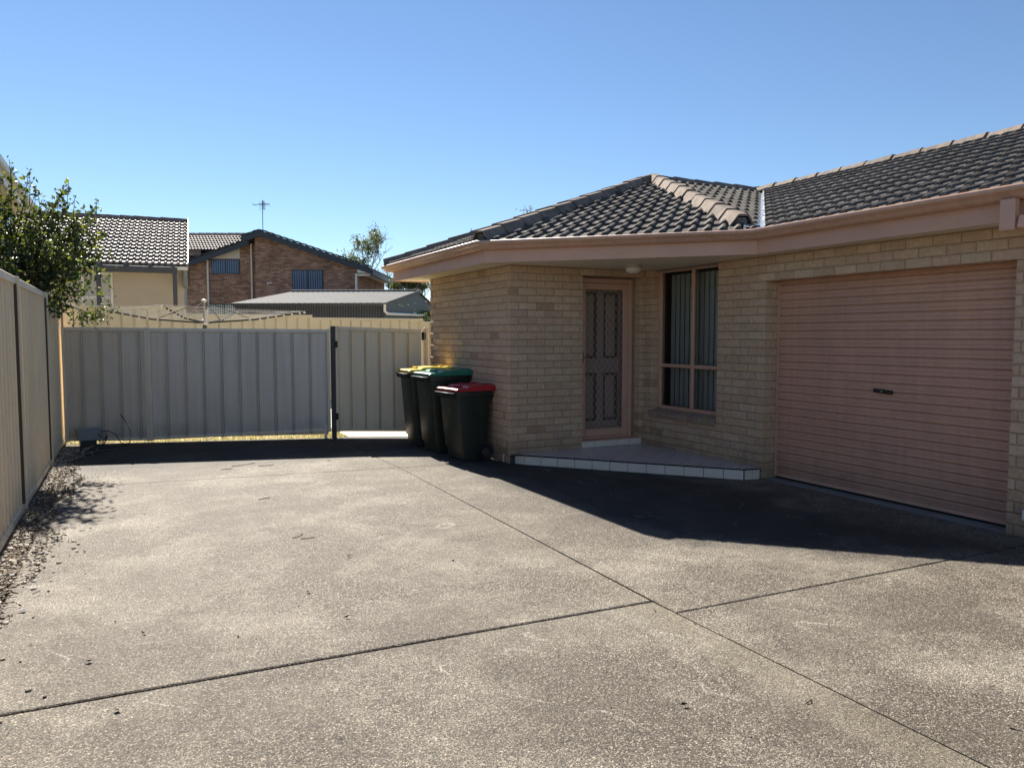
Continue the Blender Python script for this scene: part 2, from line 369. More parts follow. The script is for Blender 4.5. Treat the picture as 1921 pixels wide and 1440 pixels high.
for (x,y) in [(.03,4.15),(-.08,3.33),(-.46,4.25),(-.24,5.05),(1.97,2.33),(2.98,1.63),(2.6,3.0),(1.0,3.9),(1.3,5.0),(-.1,4.4),(-.2,3.9),(-.35,3.6),(.45,3.9),(.9,4.4),(1.9,4.6)]:
    if random.random() < .5: flatleaf(g, x, y, .006, .035, .02, (.05,.04,.03))
    else: pebble(g, x, y, .005, random.uniform(.004,.009), (.05,.045,.04))
for (x,y,a,l) in [(1.03,7.16,.1,.12),(1.05,5.65,.5,.13),(1.1,5.6,-.2,.1),(2.43,2.12,.1,.05),(1.03,9.13,.2,.3),(1.3,9.0,-.1,.18),(2.52,3.23,.9,.03),(.9,8.95,.0,.12),(2.1,9.0,.4,.05)]:
    g.tube([(x,y,.004),(x+cos(a)*l*.5,y+sin(a)*l*.5,.007),(x+cos(a+.25)*l,y+sin(a+.25)*l,.004)], .0028, 4, (.05,.04,.03))
for i in range(150):
    y = random.uniform(1.5,9.5); x = random.uniform(-.4,3.4)
    pebble(g, x, y, .002, random.uniform(.002,.0045), random.choice([(.05,.045,.04),(.5,.47,.42),(.08,.07,.06)]))
tag(g.build('leaf_litter', mat('litter', (0,0,0), .8, .2, 60, attr=True)), 'dry leaves, twigs and crumbs scattered on the gravel edge and the concrete', 'leaf litter', kind='stuff')
# pale scrap by the gravel
g = MB(); g.poly([(-.58,4.80,.008),(-.555,4.82,.02),(-.53,4.805,.012),(-.545,4.785,.018)], [(0,1,2,3)])
tag(g.build('scrap_of_paper', M_white), 'small crumpled white scrap on the gravel edge', 'litter')

# ---------------------------------------------------------------- brick walls
BRK = [((.60,.425,.275),12),((.58,.40,.26),9),((.62,.45,.30),8),((.55,.38,.24),3),((.58,.39,.275),4),((.44,.29,.175),1)]
BRK = [c for c,n in BRK for _ in range(n)]
def brick_wall(bk, mo, p0, p1, z0, z1, openings=(), c0=0, c1=0, H=.086, BL=.24, T=.11):
    """wall face from p0 to p1 (outward = right of travel). c0/c1: 1 = convex corner this wall owns on odd courses, 2 = on even courses, 0 = butt"""
    P0, P1 = Vector(p0), Vector(p1); L = (P1-P0).length; d = (P1-P0)/L; nrm = Vector((d.y,-d.x))
    n = int(round((z1-z0)/H))
    def P(s, o, z): q = P0+d*s+nrm*o; return (q.x,q.y,z)
    for k in range(n+1):
        za = z0+k*H+.005; zb = min(z0+(k+1)*H-.005, z1-.002)
        if zb-za < .02: continue
        zc = (za+zb)/2; a = 0; b_ = L
        if c0 and (k+c0) % 2: a = T+.01
        if c1 and (k+c1) % 2: b_ = L-T-.01
        iv = [(a,b_)]
        for (s0,s1,oa,ob) in openings:
            if oa < zc < ob:
                nv = []
                for (u,w) in iv:
                    if s0 > u: nv.append((u,min(w,s0)))
                    if s1 < w: nv.append((max(u,s1),w))
                    if False: pass
                iv = [(u,w) for u,w in nv if w-u > .02]
        for (u,w) in iv:
            s = math.floor(u/BL)*BL-(BL/2 if k % 2 else 0)
            while s < w:
                q0 = max(u, s+.005) if s+.005 > u else u; q1 = min(w, s+BL-.005)
                if q1 > w-.035: q1 = w
                if q1-q0 > .03 and not (q0 == u and q1-q0 < .035):
                    j = random.uniform(-.0015,.0015); e = .006
                    c = random.choice(BRK); kk = random.uniform(.93,1.06); c = tuple(x*kk for x in c)
                    v = [P(q0,-T,za),P(q1,-T,za),P(q1,-T,zb),P(q0,-T,zb),
                         P(q0,j-e,za),P(q1,j-e,za),P(q1,j-e,zb),P(q0,j-e,zb),
                         P(q0+e,j,za+e),P(q1-e,j,za+e),P(q1-e,j,zb-e),P(q0+e,j,zb-e)]
                    f = [(8,9,10,11)]+[(4+i,4+(i+1)%4,8+(i+1)%4,8+i) for i in range(4)]+[(i,(i+1)%4,4+(i+1)%4,4+i) for i in range(4)]
                    bk.poly(v, f, c)
                s += BL
    # mortar core
    ss = sorted({0,L,*[x for o in openings for x in o[:2]]}); zz = sorted({z0,z1,*[x for o in openings for x in o[2:]]})
    for i in range(len(ss)-1):
        for j in range(len(zz)-1):
            sm, zm = (ss[i]+ss[i+1])/2, (zz[j]+zz[j+1])/2
            if any(o[0] < sm < o[1] and o[2] < zm < o[3] for o in openings): continue
            a, b_ = ss[i], ss[i+1]
            for o in openings:
                if o[2] < zm < o[3]:
                    if abs(a-o[1]) < 1e-6: a += .005
                    if abs(b_-o[0]) < 1e-6: b_ -= .005
            if a == 0: a = .007
            if b_ == L: b_ = L-.007
            v = [P(a,-.1,zz[j]),P(b_,-.1,zz[j]),P(b_,-.1,zz[j+1]),P(a,-.1,zz[j+1]),P(a,-.008,zz[j]),P(b_,-.008,zz[j]),P(b_,-.008,zz[j+1]),P(a,-.008,zz[j+1])]
            mo.poly(v, [(3,2,1,0),(4,5,6,7),(0,1,5,4),(1,2,6,5),(2,3,7,6),(3,0,4,7)])

UN = thing('brick_unit', 'single storey cream brick unit with dark tiled roof, corner porch and salmon roller door', 'house', (XL,YD,0))
def UB(mb, name, m, parent=None, **k):   # build in world coordinates, parent to unit
    o = mb.build(name, m, parent or UN, **k)
    if parent is None: o.location = (-XL,-YD,0)
    return o
bk, mo = MB(), MB()
Yb = 10.41
# travel so that outside is on the right: heading -Y gives right = -X
brick_wall(bk, mo, (XL,Yb), (XL,YD), 0, ZS, c0=1, c1=1)
brick_wall(bk, mo, (XL,YD), (XG+.03,YD), 0, ZS, [(4.965-XL,5.822-XL,.19,2.24)], c0=2)
brick_wall(bk, mo, (XG,YD), (XG,-3), 0, ZS, [(YD-7.69,YD-6.505,.50,2.40),(YD-YJ,YD-YR,-.1,ZL)])
W_ = UB(bk, 'wall', M_brick)
mo_ = mo.build('mortar', M_mortar, W_)
# garage reveals (header bricks), inner jambs
RV = [MB(), MB()]
for k in range(24):
    za, zb = k*.086+.005, (k+1)*.086-.005
    for ji, (y0,y1) in enumerate(((YJ,YJ+.08),(YR-.08,YR))):
        bk2 = RV[ji]
        for (x0,x1) in (((XG+.115,XG+.23),) if k % 2 else ((XG+.115,XG+.165),(XG+.175,XG+.23))):
            bk2.bbox((x0,y0,za),(x1,y1,zb),.004,random.choice(BRK))
for q in RV: q.build('reveal_brick', M_brick, W_)
# lintel underside and backing, rear walls, room inside
g = MB()
for a, b in (((XG+.112,YR-.006,ZL+.004),(XG+.24,YJ+.006,ZS)),((XG+.1,YR-.3,0),(XG+.225,YR-.007,ZS)),((XG+.1,YJ+.007,0),(XG+.225,6.3,ZS)),
    ((XL+.12,Yb-.12,0),(12.0,Yb-.01,ZS)),((11.9,-3,0),(12.0,Yb-.13,ZS)),((XG+.115,-3.05,0),(11.89,-2.95,ZS))):
    g = MB(); g.box(a, b); g.build('backing_wall', M_mortar, W_)
g = MB()  # room behind window
g.box((8.6,5.95,0),(8.65,9.9,2.3)); g.box((XG+.125,6.32,0),(8.59,6.36,2.3)); g.box((5.96,9.85,0),(8.59,9.9,2.3)); g.box((XG+.125,6.37,-.01),(8.59,9.84,.02)); g.box((5.935,7.95,0),(5.955,9.9,2.3)); g.box((5.96,6.37,2.305),(8.6,9.9,2.325))
UB(g, 'interior_wall', M_room)
g = MB(); g.box((6.19,3.0,2.12),(10.8,6.25,2.3)); g.box((10.5,3,0),(10.6,6.25,2.1)); g.build('garage_backing', M_room, W_)

# eaves
PTH = [(12.6,10.96),(3.583,10.96),(3.583,7.715),(5.632,5.666),(5.632,-3.4)]
g = MB(); g.sweep(PTH, [(-.022,ZS-.012),(0,ZS-.012),(0,2.50),(-.022,2.50)]); UB(g, 'fascia', M_salmon)
g = MB(); ins = []
g.prism([(3.59,10.95),(12.6,10.95),(12.6,-3.4),(5.639,-3.4),(5.639,5.669),(3.59,7.718)], ZS, ZS+.02); UB(g, 'soffit', M_soffit)
prof = [(.003,2.47),(.003,2.455),(.055,2.455),(.072,2.460),(.084,2.470),(.094,2.484),(.106,2.496),(.121,2.504),(.134,2.512),(.141,2.524),(.141,2.536),(.134,2.548),(.126,2.552),(.120,2.548),(.120,2.54),(.128,2.536),(.128,2.528),(.118,2.518),(.100,2.510),(.088,2.500),(.078,2.485),(.066,2.473),(.052,2.468)]
g = MB(); g.sweep(PTH, prof); UB(g, 'gutter', M_gutter, auto=50)

# roof -------------------------------------------------------------------
def tile_plane(mb, O, U, Nn, t, umin, umax, rmax, clips, gauge=.30, rstart=0., roll=.15, amp=.030, thick=.036, z0=2.525, detail=True, rnd=.003):
    """O eave origin (x,y); U unit along eave, Nn unit up-slope (horizontal)"""
    O = Vector(O); U = Vector(U); Nn = Vector(Nn)
    offs = [(0,0),(.12,.0),(.40,0.02),(.50,.25),(.60,.75),(.70,1),(.78,1),(.88,.75),(.96,.25)] if detail else [(0,0),(.45,0),(.6,.7),(.75,1),(.9,.7)]
    pr = []; nroll = int((umax-umin)/roll)+2
    for i in range(nroll):
        for (o, h) in offs:
            pr.append((umin+(i+o)*roll, h*amp, i))
    bm = bmesh.new(); k = 0; r = rstart
    col = bm.loops.layers.float_color.new('Col')
    while r < rmax:
        r0, r1 = r-.025, min(r+gauge+.015, rmax+.05)
        lay = []
        tj = {}
        for (rr, dz) in ((r0, -.004+.0), (r0, thick), (r0+.012, thick+.004), (r1, .006)):
            row = []
            for (u, h, i) in pr:
                ti = (i+(k % 2)) // 2
                if ti not in tj: tj[ti] = random.uniform(-rnd, rnd)
                q = O+U*u+Nn*rr; hh = h if dz > 0 else h
                row.append(bm.verts.new((q.x, q.y, z0+t*rr+dz+hh+tj[ti]*(1 if dz > 0.01 else .3))))
            lay.append(row)
        for a in range(3):
            for j in range(len(pr)-1):
                bm.faces.new((lay[a][j], lay[a][j+1], lay[a+1][j+1], lay[a+1][j]))
        r += gauge; k += 1
    for (cp, cn) in clips:     # keep side where (p-cp).cn > 0
        bmesh.ops.bisect_plane(bm, geom=bm.verts[:]+bm.edges[:]+bm.faces[:], plane_co=(cp[0],cp[1],0), plane_no=(cn[0],cn[1],0), clear_inner=True)
    bm.verts.index_update()
    mb.poly([v.co.copy() for v in bm.verts], [[q.index for q in f.verts] for f in bm.faces]); bm.free()
def cut(a, b, keep):   # clip line through a,b keeping side of point keep
    a = Vector(a); b = Vector(b); d = b-a; n = Vector((d.y,-d.x)).normalized()
    if (Vector(keep)-a).dot(n) < 0: n = -n
    return (a, n)
T = .36; Z0 = 2.525; q2 = sqrt(.5)
A_, B_, C_ = (3.49,11.05), (3.49,7.678), (5.54,5.628)
RR = 3.5; AP = (3.49+RR,5.628+RR); VT = (5.54+RR,5.628+RR); zAP = Z0+T*RR; TN = T*RR/(11.05-AP[1]); EX = VT[0]+RR
RF = None
def roofpart(mb, name='roof'):
    return UB(mb, name, M_tile, recalc=False)
g = MB(); tile_plane(g, B_, (0,1), (1,0), T, 0, 3.4, RR, [cut(B_,AP,A_), cut(A_,AP,B_)])
tile_plane(g, B_, (q2,-q2), (q2,q2), T, -3.2, 3.0+1.5, RR, [cut(B_,AP,C_), cut(C_,AP,B_)])
tile_plane(g, C_, (1,0), (0,1), T, -.1, 4.0, RR, [cut(C_,AP,VT), cut((C_[0]+.09,C_[1]),(VT[0]+.09,VT[1]),(AP[0]-.2,AP[1]))])
tile_plane(g, (5.54,-3.5), (0,1), (1,0), T, 0, 12.8, RR, [cut((C_[0]+.16,C_[1]),(VT[0]+.16,VT[1]),(8,0))])
tile_plane(g, (EX,-3.5), (0,1), (-1,0), T, 0, 14.5, RR, [cut((EX,11.05),VT,(EX-.1,0))], detail=False)
tile_plane(g, (3.3,11.05), (1,0), (0,-1), TN, 0, 9.5, 11.05-AP[1], [cut(A_,AP,(9,11)), cut((EX,11.05),VT,(6,10.8))], detail=False)
RF = roofpart(g)
# sarking under tiles keeps light out
g = MB()
def rp(p, r): return (p[0],p[1],Z0-.03+T*r)
g.face([rp(A_,0),rp(B_,0),rp(AP,RR)]); g.face([rp(B_,0),rp(C_,0),rp(AP,RR)]); g.face([rp(C_,0),rp(VT,RR),rp(AP,RR)])
g.face([rp(C_,0),rp((5.54,-3.4),0),rp((VT[0],-3.4),RR),rp(VT,RR)]); g.face([rp((VT[0],-3.4),RR),rp((EX,-3.4),0),rp((EX,11.05),0),rp(VT,RR)])
g.face([rp(A_,0),rp(AP,RR),rp(VT,RR),rp((EX,11.05),0)]); g.face([rp((5.54,-3.4),0),rp((EX,-3.4),0),rp((VT[0],-3.4),RR)])
g.build('sarking', M_black, RF, recalc=False)
def caps(mb, bed, a, b, lift=.028, L=.40, w=.115, h=.062, top=.055, drop=.07, rnd=.004):
    """overlapping ridge caps from a (low/start) to b"""
    a = Vector(a); b = Vector(b); D = b-a; n = max(1,int(round(D.length/L))); d = D.normalized()
    side = d.cross(Vector((0,0,1))).normalized(); up = side.cross(d).normalized()
    for k in range(n):
        s0 = D.length*k/n-.03; s1 = D.length*(k+1)/n
        sec = []
        j = random.uniform(-rnd,rnd); jy = random.uniform(-rnd,rnd)
        for (s, e, sh) in ((s0,.016,1.06),(s1,0,1.0)):
            c = a+d*s+up*(lift+e+j)+side*jy
            sec.append([c+side*x*sh+up*z for (x,z) in ((-w,-drop),(-w*.98,-drop+.02),(-top,h-.006),(-top*.6,h),(top*.6,h),(top,h-.006),(w*.98,-drop+.02),(w,-drop),(w-.012,-drop),(top-.006,h-.022),(-top+.006,h-.022),(-w+.012,-drop))])
        m = 12; v = sec[0]+sec[1]
        mb.poly(v, [(i,(i+1)%m,m+(i+1)%m,m+i) for i in range(m)]+[(11,10,1,0),(10,2,1),(10,9,5,4,3,2),(9,6,5),(9,8,7,6)]+[tuple(m+i for i in range(m))[::-1]])
    v = []
    for c in (a, b):
        c = c+up*lift
        v += [c+side*x+up*z for (x,z) in ((-w+.018,-.13),(-top+.01,h-.025),(top-.01,h-.025),(w-.018,-.13))]
    bed.poly(v, [(0,1,5,4),(1,2,6,5),(2,3,7,6),(3,0,4,7),(3,2,1,0),(4,5,6,7)])
g, bd = MB(), MB()
caps(g, bd, (B_[0]+.06,B_[1]+.025,Z0+.045), (AP[0],AP[1],zAP+.02), w=.125, L=.35)
caps(g, bd, (A_[0]+.03,A_[1]-.02,Z0+.035), (AP[0]-.05,AP[1]+.03,zAP), w=.125, L=.35)
caps(g, bd, (C_[0]+.115,C_[1]+.28,Z0+.125), (AP[0],AP[1],zAP+.02), w=.125, L=.36)
caps(g, bd, (AP[0],AP[1],zAP), (VT[0]-.05,VT[1],zAP), h=.05)
caps(g, bd, (VT[0],-3.4,zAP), (VT[0],VT[1],zAP), h=.045, drop=.045)
caps(g, bd, (EX-.06,10.99,Z0+.04), (VT[0],VT[1],zAP+.02))
g.build('ridge_cap', M_cap, RF); bd.build('cap_mortar', M_bed, RF)
# valley tray + snowy cut edge of mortar
g = MB(); dv = Vector((q2,q2)); sv = Vector((q2,-q2))
a = Vector(C_)+Vector((.10,0))-dv*.08; b = Vector(VT)+Vector((.10,0))
zz0, zz1 = Z0+.008, zAP+.008
def vp(p, o, z): q = p+sv*o; return (q.x,q.y,z)
g.poly([vp(a,-.16,zz0+.05),vp(a,0,zz0+.02),vp(a,.16,zz0+.05),vp(b,-.16,zz1+.05),vp(b,0,zz1+.02),vp(b,.16,zz1+.05)], [(0,1,4,3),(1,2,5,4)])
g.build('valley_flashing', M_valley, RF, recalc=False)
g = MB()
for i in range(190):
    s = i/189; z = zz0+(zz1-zz0)*s+.04; p = a+(b-a)*s; o = .05+random.uniform(-.01,.012)
    q = p+sv*o; pebble(g, q.x, q.y, z+.008, random.uniform(.012,.026), (.55,.55,.54), .7)
g.build('valley_mortar', M_white, RF)

# front door and security door -----------------------------------------------
y0 = 8.03; dx0, dx1, dz0, dz1 = 4.975, 5.815, .20, 2.225
SD = MB()
SD.bbox((dx0,y0-.045,dz0),(dx0+.055,y0+.06,dz1)); SD.bbox((dx1-.055,y0-.045,dz0),(dx1,y0+.06,dz1)); SD.bbox((dx0+.056,y0-.045,dz1-.06),(dx1-.056,y0+.06,dz1)); SD.bbox((dx0+.056,y0-.03,dz0-.005),(dx1-.056,y0+.06,dz0+.03))
fr = UB(SD, 'door_frame', M_salmon)
g = MB(); ax0, ax1, az0, az1 = dx0+.058, dx1-.058, dz0+.033, dz1-.063
g.bbox((ax0,y0-.04,az0),(ax0+.075,y0-.012,az1)); g.bbox((ax1-.085,y0-.04,az0),(ax1,y0-.012,az1)); g.bbox((ax0+.076,y0-.039,az1-.08),(ax1-.086,y0-.013,az1)); g.bbox((ax0+.076,y0-.039,az0),(ax1-.086,y0-.013,az0+.095))
sd = UB(g, 'security_door', M_salmon)
g = MB(); bx0, bx1, bz0, bz1 = ax0+.076, ax1-.086, az0+.096, az1-.081; pw, ph = .083, .105
def diag(mb, x, z, sx):  # clipped diagonal wire
    n = 0
i = -40
while i < 60:
    for sgn in (1,-1):
        # line: x = bx0 + i*pw + sgn*(z-bz0)*pw/ph  (diamond width pw, height ph)
        xa = bx0+i*pw/1.0; za = bz0; zb = bz1; k = pw/ph*sgn
        pts = []
        z_lo, z_hi = bz0, bz1
        # clip to x range
        def zx(x): return za+(x-xa)/k
        zz = sorted([zx(bx0), zx(bx1)]); lo = max(z_lo, zz[0]); hi = min(z_hi, zz[1])
        if hi-lo > .004:
            p0 = (xa+k*(lo-za), y0-.026, lo); p1 = (xa+k*(hi-za), y0-.026, hi)
            g.tube([p0,p1], .0022, 4, caps=False)
    i += 1
g.build('diamond_grille', mat('grille_paint', (.50,.44,.36), .45), sd)
g = MB(); g.face([(bx0,y0-.018,bz0),(bx1,y0-.018,bz0),(bx1,y0-.018,bz1),(bx0,y0-.018,bz1)]); g.build('insect_screen', M_fly, sd, recalc=False)
g = MB(); g.bbox((ax0+.012,y0-.052,1.17),(ax0+.04,y0-.041,1.3)); g.tube([(ax0+.026,y0-.06,1.235),(ax0+.09,y0-.07,1.235)], .007, 8); g.build('door_handle', mat('brass_handle', (.35,.25,.12), .35, metal=.8), sd)
M_mould = mat('dark_moulding_paint', (.13,.065,.05), .5)
M_door = mat('painted_timber_door', (.46,.32,.26), .5, .08, 5)
g = MB(); yd = y0+.075
fx0, fx1 = dx0+.02, dx1-.02
xs = [fx0, fx0+.13, (fx0+fx1)/2-.055, (fx0+fx1)/2+.055, fx1-.13, fx1]; zs = [dz0+.01, dz0+.22, dz0+.83, dz0+1.02, dz1-.17, dz1-.02]
g.bbox((xs[0],yd,zs[0]),(xs[1],yd+.04,zs[5]),.004); g.bbox((xs[4],yd,zs[0]),(xs[5],yd+.04,zs[5]),.004)
for (za,zb) in ((zs[0],zs[1]),(zs[2],zs[3]),(zs[4],zs[5])): g.bbox((xs[1]+.001,yd+.001,za),(xs[4]-.001,yd+.04,zb),.004)
for (za,zb) in ((zs[1],zs[2]),(zs[3],zs[4])):
    g.bbox((xs[2],yd+.001,za+.001),(xs[3],yd+.04,zb-.001),.004)
    for (xa,xb) in ((xs[1],xs[2]),(xs[3],xs[4])):
        g.box((xa,yd+.026,za),(xb,yd+.036,zb)); e = .05
        v = [(xa+.025,yd+.0255,za+.025),(xb-.025,yd+.0255,za+.025),(xb-.025,yd+.0255,zb-.025),(xa+.025,yd+.0255,zb-.025),(xa+e,yd+.008,za+e),(xb-e,yd+.008,za+e),(xb-e,yd+.008,zb-e),(xa+e,yd+.008,zb-e)]
        g.poly(v, [(4,5,6,7),(0,1,5,4),(1,2,6,5),(2,3,7,6),(3,0,4,7)])
fd = UB(g, 'front_door', M_door)
for (za,zb) in ((zs[1],zs[2]),(zs[3],zs[4])):
    for (xa,xb) in ((xs[1],xs[2]),(xs[3],xs[4])):
        g = MB(); w_ = .022; yy = yd-.006
        g.bbox((xa,yy,za),(xa+w_,yd+.03,zb),.004); g.bbox((xb-w_,yy,za),(xb,yd+.03,zb),.004); g.bbox((xa+w_-.001,yy,za),(xb-w_+.001,yd+.03,za+w_),.004); g.bbox((xa+w_-.001,yy,zb-w_),(xb-w_+.001,yd+.03,zb),.004)
        g.build('panel_moulding', M_mould, fd)
g = MB(); g.lathe((fx0+.07,yd-.03,1.12), [(.0,-.03),(.022,-.028),(.028,-.01),(.02,.01),(.012,.03)], 14, axis='y'); g.build('door_knob', M_dark, fd)

g = MB(); g.box((4.94,YD+.112,.19),(4.966,YD+.30,2.3)); UB(g, 'door_reveal', M_mortar)
g = MB(); g.box((5.823,YD+.112,.19),(5.85,YD+.30,2.3)); UB(g, 'door_reveal', M_mortar)
g = MB(); g.box((4.967,YD+.112,2.235),(5.822,YD+.30,2.3)); UB(g, 'door_reveal', M_mortar)
# window -------------------------------------------------------------------
wx = XG+.095; wy0, wy1, wz0, wz1 = 6.505, 7.69, .60, 2.327; ym, zm = 7.045, 1.135
g = MB(); fw = .042
g.bbox((wx,wy0,wz0),(wx+.07,wy0+fw,wz1)); g.bbox((wx,wy1-fw-.02,wz0),(wx+.07,wy1,wz1)); g.bbox((wx-.006,wy0+fw+.001,wz0-.01),(wx+.07,wy1-fw-.021,wz0+.032)); g.bbox((wx,wy0+fw+.001,wz1-.04),(wx+.07,wy1-fw-.021,wz1))
g.bbox((wx+.004,ym-.022,wz0+.033),(wx+.06,ym+.022,wz1-.041)); g.bbox((wx+.002,wy0+fw+.001,zm-.022),(wx+.058,ym-.023,zm+.022)); g.bbox((wx+.002,ym+.023,zm-.022),(wx+.058,wy1-fw-.021,zm+.022))
wf = UB(g, 'window', M_salmon)
g = MB(); g.face([(wx+.03,wy0+.03,wz0+.02),(wx+.03,wy1-.05,wz0+.02),(wx+.03,wy1-.05,wz1-.03),(wx+.03,wy0+.03,wz1-.03)][::-1]); g.build('window_pane', M_glass, wf, recalc=False)
# sloping brick sill
g = MB(); n = 13; L = wy1+.02-(wy0-.0)
for i in range(n):
    ya = wy0+L*i/n+.004; yb = wy0+L*(i+1)/n-.004
    # tilted header on edge
    v = [(XG-.03,ya,.49),(XG+.09,ya,.53),(XG+.09,ya,.592),(XG-.032,ya,.560)]
    v2 = [(x,yb,z) for x,y,z in v]
    g.poly(v+v2, [(0,1,2,3),(7,6,5,4),(0,4,5,1),(1,5,6,2),(2,6,7,3),(3,7,4,0)], tuple(q*random.uniform(.8,1.0) for q in (.40,.29,.21)))
g.build('window_sill', M_brick, wf)
g = MB(); g.box((XG-.018,wy0+.002,.482),(XG+.088,wy1+.015,.522)); g.box((XG-.024,wy0+.003,.50),(XG+.085,wy1+.012,.545)) if False else None
g.build('sill_mortar', M_mortar, wf)
g = MB()
y = wy0+.06
while y < wy1-.08:
    a = RAD(8); c, s_ = cos(a)*.046, sin(a)*.046
    x = wx+.15; yy = y+.04
    g.poly([(x-s_,yy-c,wz0+.02),(x+s_,yy+c,wz0+.02),(x+s_,yy+c,wz1-.06),(x-s_,yy-c,wz1-.06),(x+.004,yy,wz0+.02),(x+.004,yy,wz1-.06)], [(0,4,5,3),(4,1,2,5)])
    y += .088
tag(g.build('vertical_blind', M_blind, recalc=False), 'pale grey vertical blind hanging behind the window beside the front door', 'blind')

# porch light
g = MB(); g.lathe((5.29,7.26,ZS-.001), [(0,0),(.085,0),(.085,-.012),(.078,-.02),(.078,-.028)], 28)
pl = UB(g, 'porch_light', mat('fitting_plastic', (.6,.57,.5), .4), auto=40)
g = MB(); g.lathe((5.29,7.26,ZS-.028), [(.086,.002),(.092,-.004),(.094,-.016),(.090,-.036),(.078,-.054),(.055,-.066),(.028,-.072),(0,-.073)], 28)
g.build('light_diffuser', mat('opal_glass', (.72,.69,.60), .25), pl, smooth=True)

# porch
PP = [(3.945,8.02),(4.085,7.70),(5.68,5.83),(5.885,5.80),(5.885,7.825),(3.95,7.825)]
PP = [(3.949,8.02),(4.085,7.70),(5.68,5.83),(5.885,5.805),(5.885,7.825),(3.949,7.825)]
g = MB(); g.prism([(3.965,8.02),(4.095,7.71),(5.688,5.845),(5.883,5.82),(5.883,7.822),(3.965,7.822)], -.03, PZ-.012)
po = UB(g, 'porch', M_grout)
g = MB()   # face tiles
def face_tiles(p, q, w=.2):
    p = Vector(p); q = Vector(q); L = (q-p).length; d = (q-p)/L; nr = Vector((d.y,-d.x)); n = max(1,round(L/w))
    for i in range(n):
        a = p+d*(L*i/n+.003); b = p+d*(L*(i+1)/n-.003)
        v = [(a.x,a.y,.006),(b.x,b.y,.006),(b.x,b.y,PZ-.016),(a.x,a.y,PZ-.016)]; o = [(x-nr.x*-.012,y-nr.y*-.012,z) for x,y,z in v]
        g.poly(v+o, [(4,5,6,7),(0,1,5,4),(1,2,6,5),(2,3,7,6),(3,0,4,7)])
face_tiles((3.960,8.0),(4.092,7.705),.17); face_tiles((4.092,7.705),(5.686,5.838),.2); face_tiles((5.69,5.836),(5.875,5.813),.1)
g.build('edge_tile', M_etile, po)
# top tiles: square grid aligned with the diagonal edge, clipped to porch outline
bm = bmesh.new(); dd = Vector((5.68-4.085,5.83-7.70)).normalized(); nn = Vector((-dd.y,dd.x)); o0 = Vector((4.085,7.70))+Vector((-nn.x,-nn.y))*.004
if nn.y < 0: nn = -nn
for i in range(-14,16):
    for j in range(0,14):
        a = o0+dd*(i*.2+.0025)+nn*(j*.2-.008 if j == 0 else j*.2+.0025); b = o0+dd*((i+1)*.2-.0025)+nn*((j+1)*.2-.0025)
        a2 = dd*(.2-.005); lj = (b-a).dot(nn); P_ = [a, a+a2, a+a2+nn*lj, a+nn*lj]
        vs = [bm.verts.new((p.x,p.y,PZ)) for p in P_]; vb = [bm.verts.new((p.x,p.y,PZ-.013)) for p in P_]
        bm.faces.new(vs)
        for k in range(4): bm.faces.new((vs[k],vb[k],vb[(k+1)%4],vs[(k+1)%4]))
OUT = [(3.948,8.03),(4.078,7.694),(5.672,5.826),(5.886,5.80),(5.886,7.826),(3.952,7.826)]
cen = (5.2,7.2)
for i in (0,1,2,3,4):
    c_, n_ = cut(OUT[i], OUT[(i+1)%6], cen) if i != 0 else cut(OUT[0], OUT[1], cen)
    if i == 4: c_, n_ = (Vector((0,YD-.004)), Vector((0,-1)))
    bmesh.ops.bisect_plane(bm, geom=bm.verts[:]+bm.edges[:]+bm.faces[:], plane_co=(c_[0],c_[1],0), plane_no=(n_[0],n_[1],0), clear_inner=True)
bm.verts.index_update(); g = MB(); g.poly([v.co.copy() for v in bm.verts], [[q.index for q in f.verts] for f in bm.faces]); bm.free()
g.build('floor_tile', M_gtile, po)
g = MB(); g.prism([(3.949,8.01),(3.965,7.83),(3.949,7.83)], PZ-.01, PZ-.001)
g = MB()   # riser tiles under the door
for i in range(5):
    xa = 4.958+i*.178; xb = min(xa+.174, 5.862)
    g.bbox((xa,YD-.013,PZ+.003),(xb,YD+.06,PZ+.078),.003)
g.build('riser_tile', M_etile, po)
g = MB(); g.bbox((4.968,YD-.008,PZ+.080),(5.82,YD+.28,PZ+.087),.002); g.build('door_sill', M_salmon, po)

# garage door ---------------------------------------------------------------
gx = 6.112; prof = []; z = .045; pit = .0795
while z < 2.20:
    prof += [(-.004,z),(.010,z+.002),(.0135,z+.010),(.0105,z+.028),(.0145,z+.033),(.0105,z+.038),(.0135,z+.060),(.009,z+.0690),(-.004,z+.0705),(-.006,z+.075)]
    z += pit
v = []; f = []; m = len(prof)
ys = [YR-.04, YJ+.04]
for y in ys:
    for (d, z) in prof: v.append((gx-d, y, z))
g = MB(); g.poly(v, [(i,m+i,m+i+1,i+1) for i in range(m-1)])
gd = UB(g, 'garage_door', M_roller, recalc=False)
g = MB(); g.bbox((gx-.018,YR+.002,.022),(gx+.012,YJ-.002,.05),.003); g.build('bottom_rail', M_salmon, gd)
g = MB(); g.bbox((gx-.012,YR+.002,.0),(gx+.01,YJ-.002,.0215),.003); g.build('rubber_seal', M_black, gd)
g = MB(); g.bbox((gx-.035,YR+.001,.03),(gx+.02,YR+.012,ZL-.005),.002); g.build("door_track", M_salmon, gd); g = MB(); g.bbox((gx-.035,YJ-.012,.03),(gx+.02,YJ-.001,ZL-.005),.002)
for k in range(9):
    g.lathe((gx-.0352,YJ-.006,.2+k*.22), [(0,-.001),(.004,0),(0,.001)], 6)
g.build('door_track', M_salmon, gd)
g = MB(); M_ = Matrix.Translation((gx-.022,4.545,1.0))@Matrix.Rotation(RAD(3),4,'X')
g.bbox((-.016,-.095,-.018),(.012,.095,.018),.007,None,M_); lk = g.build('lock_handle', M_black, gd)
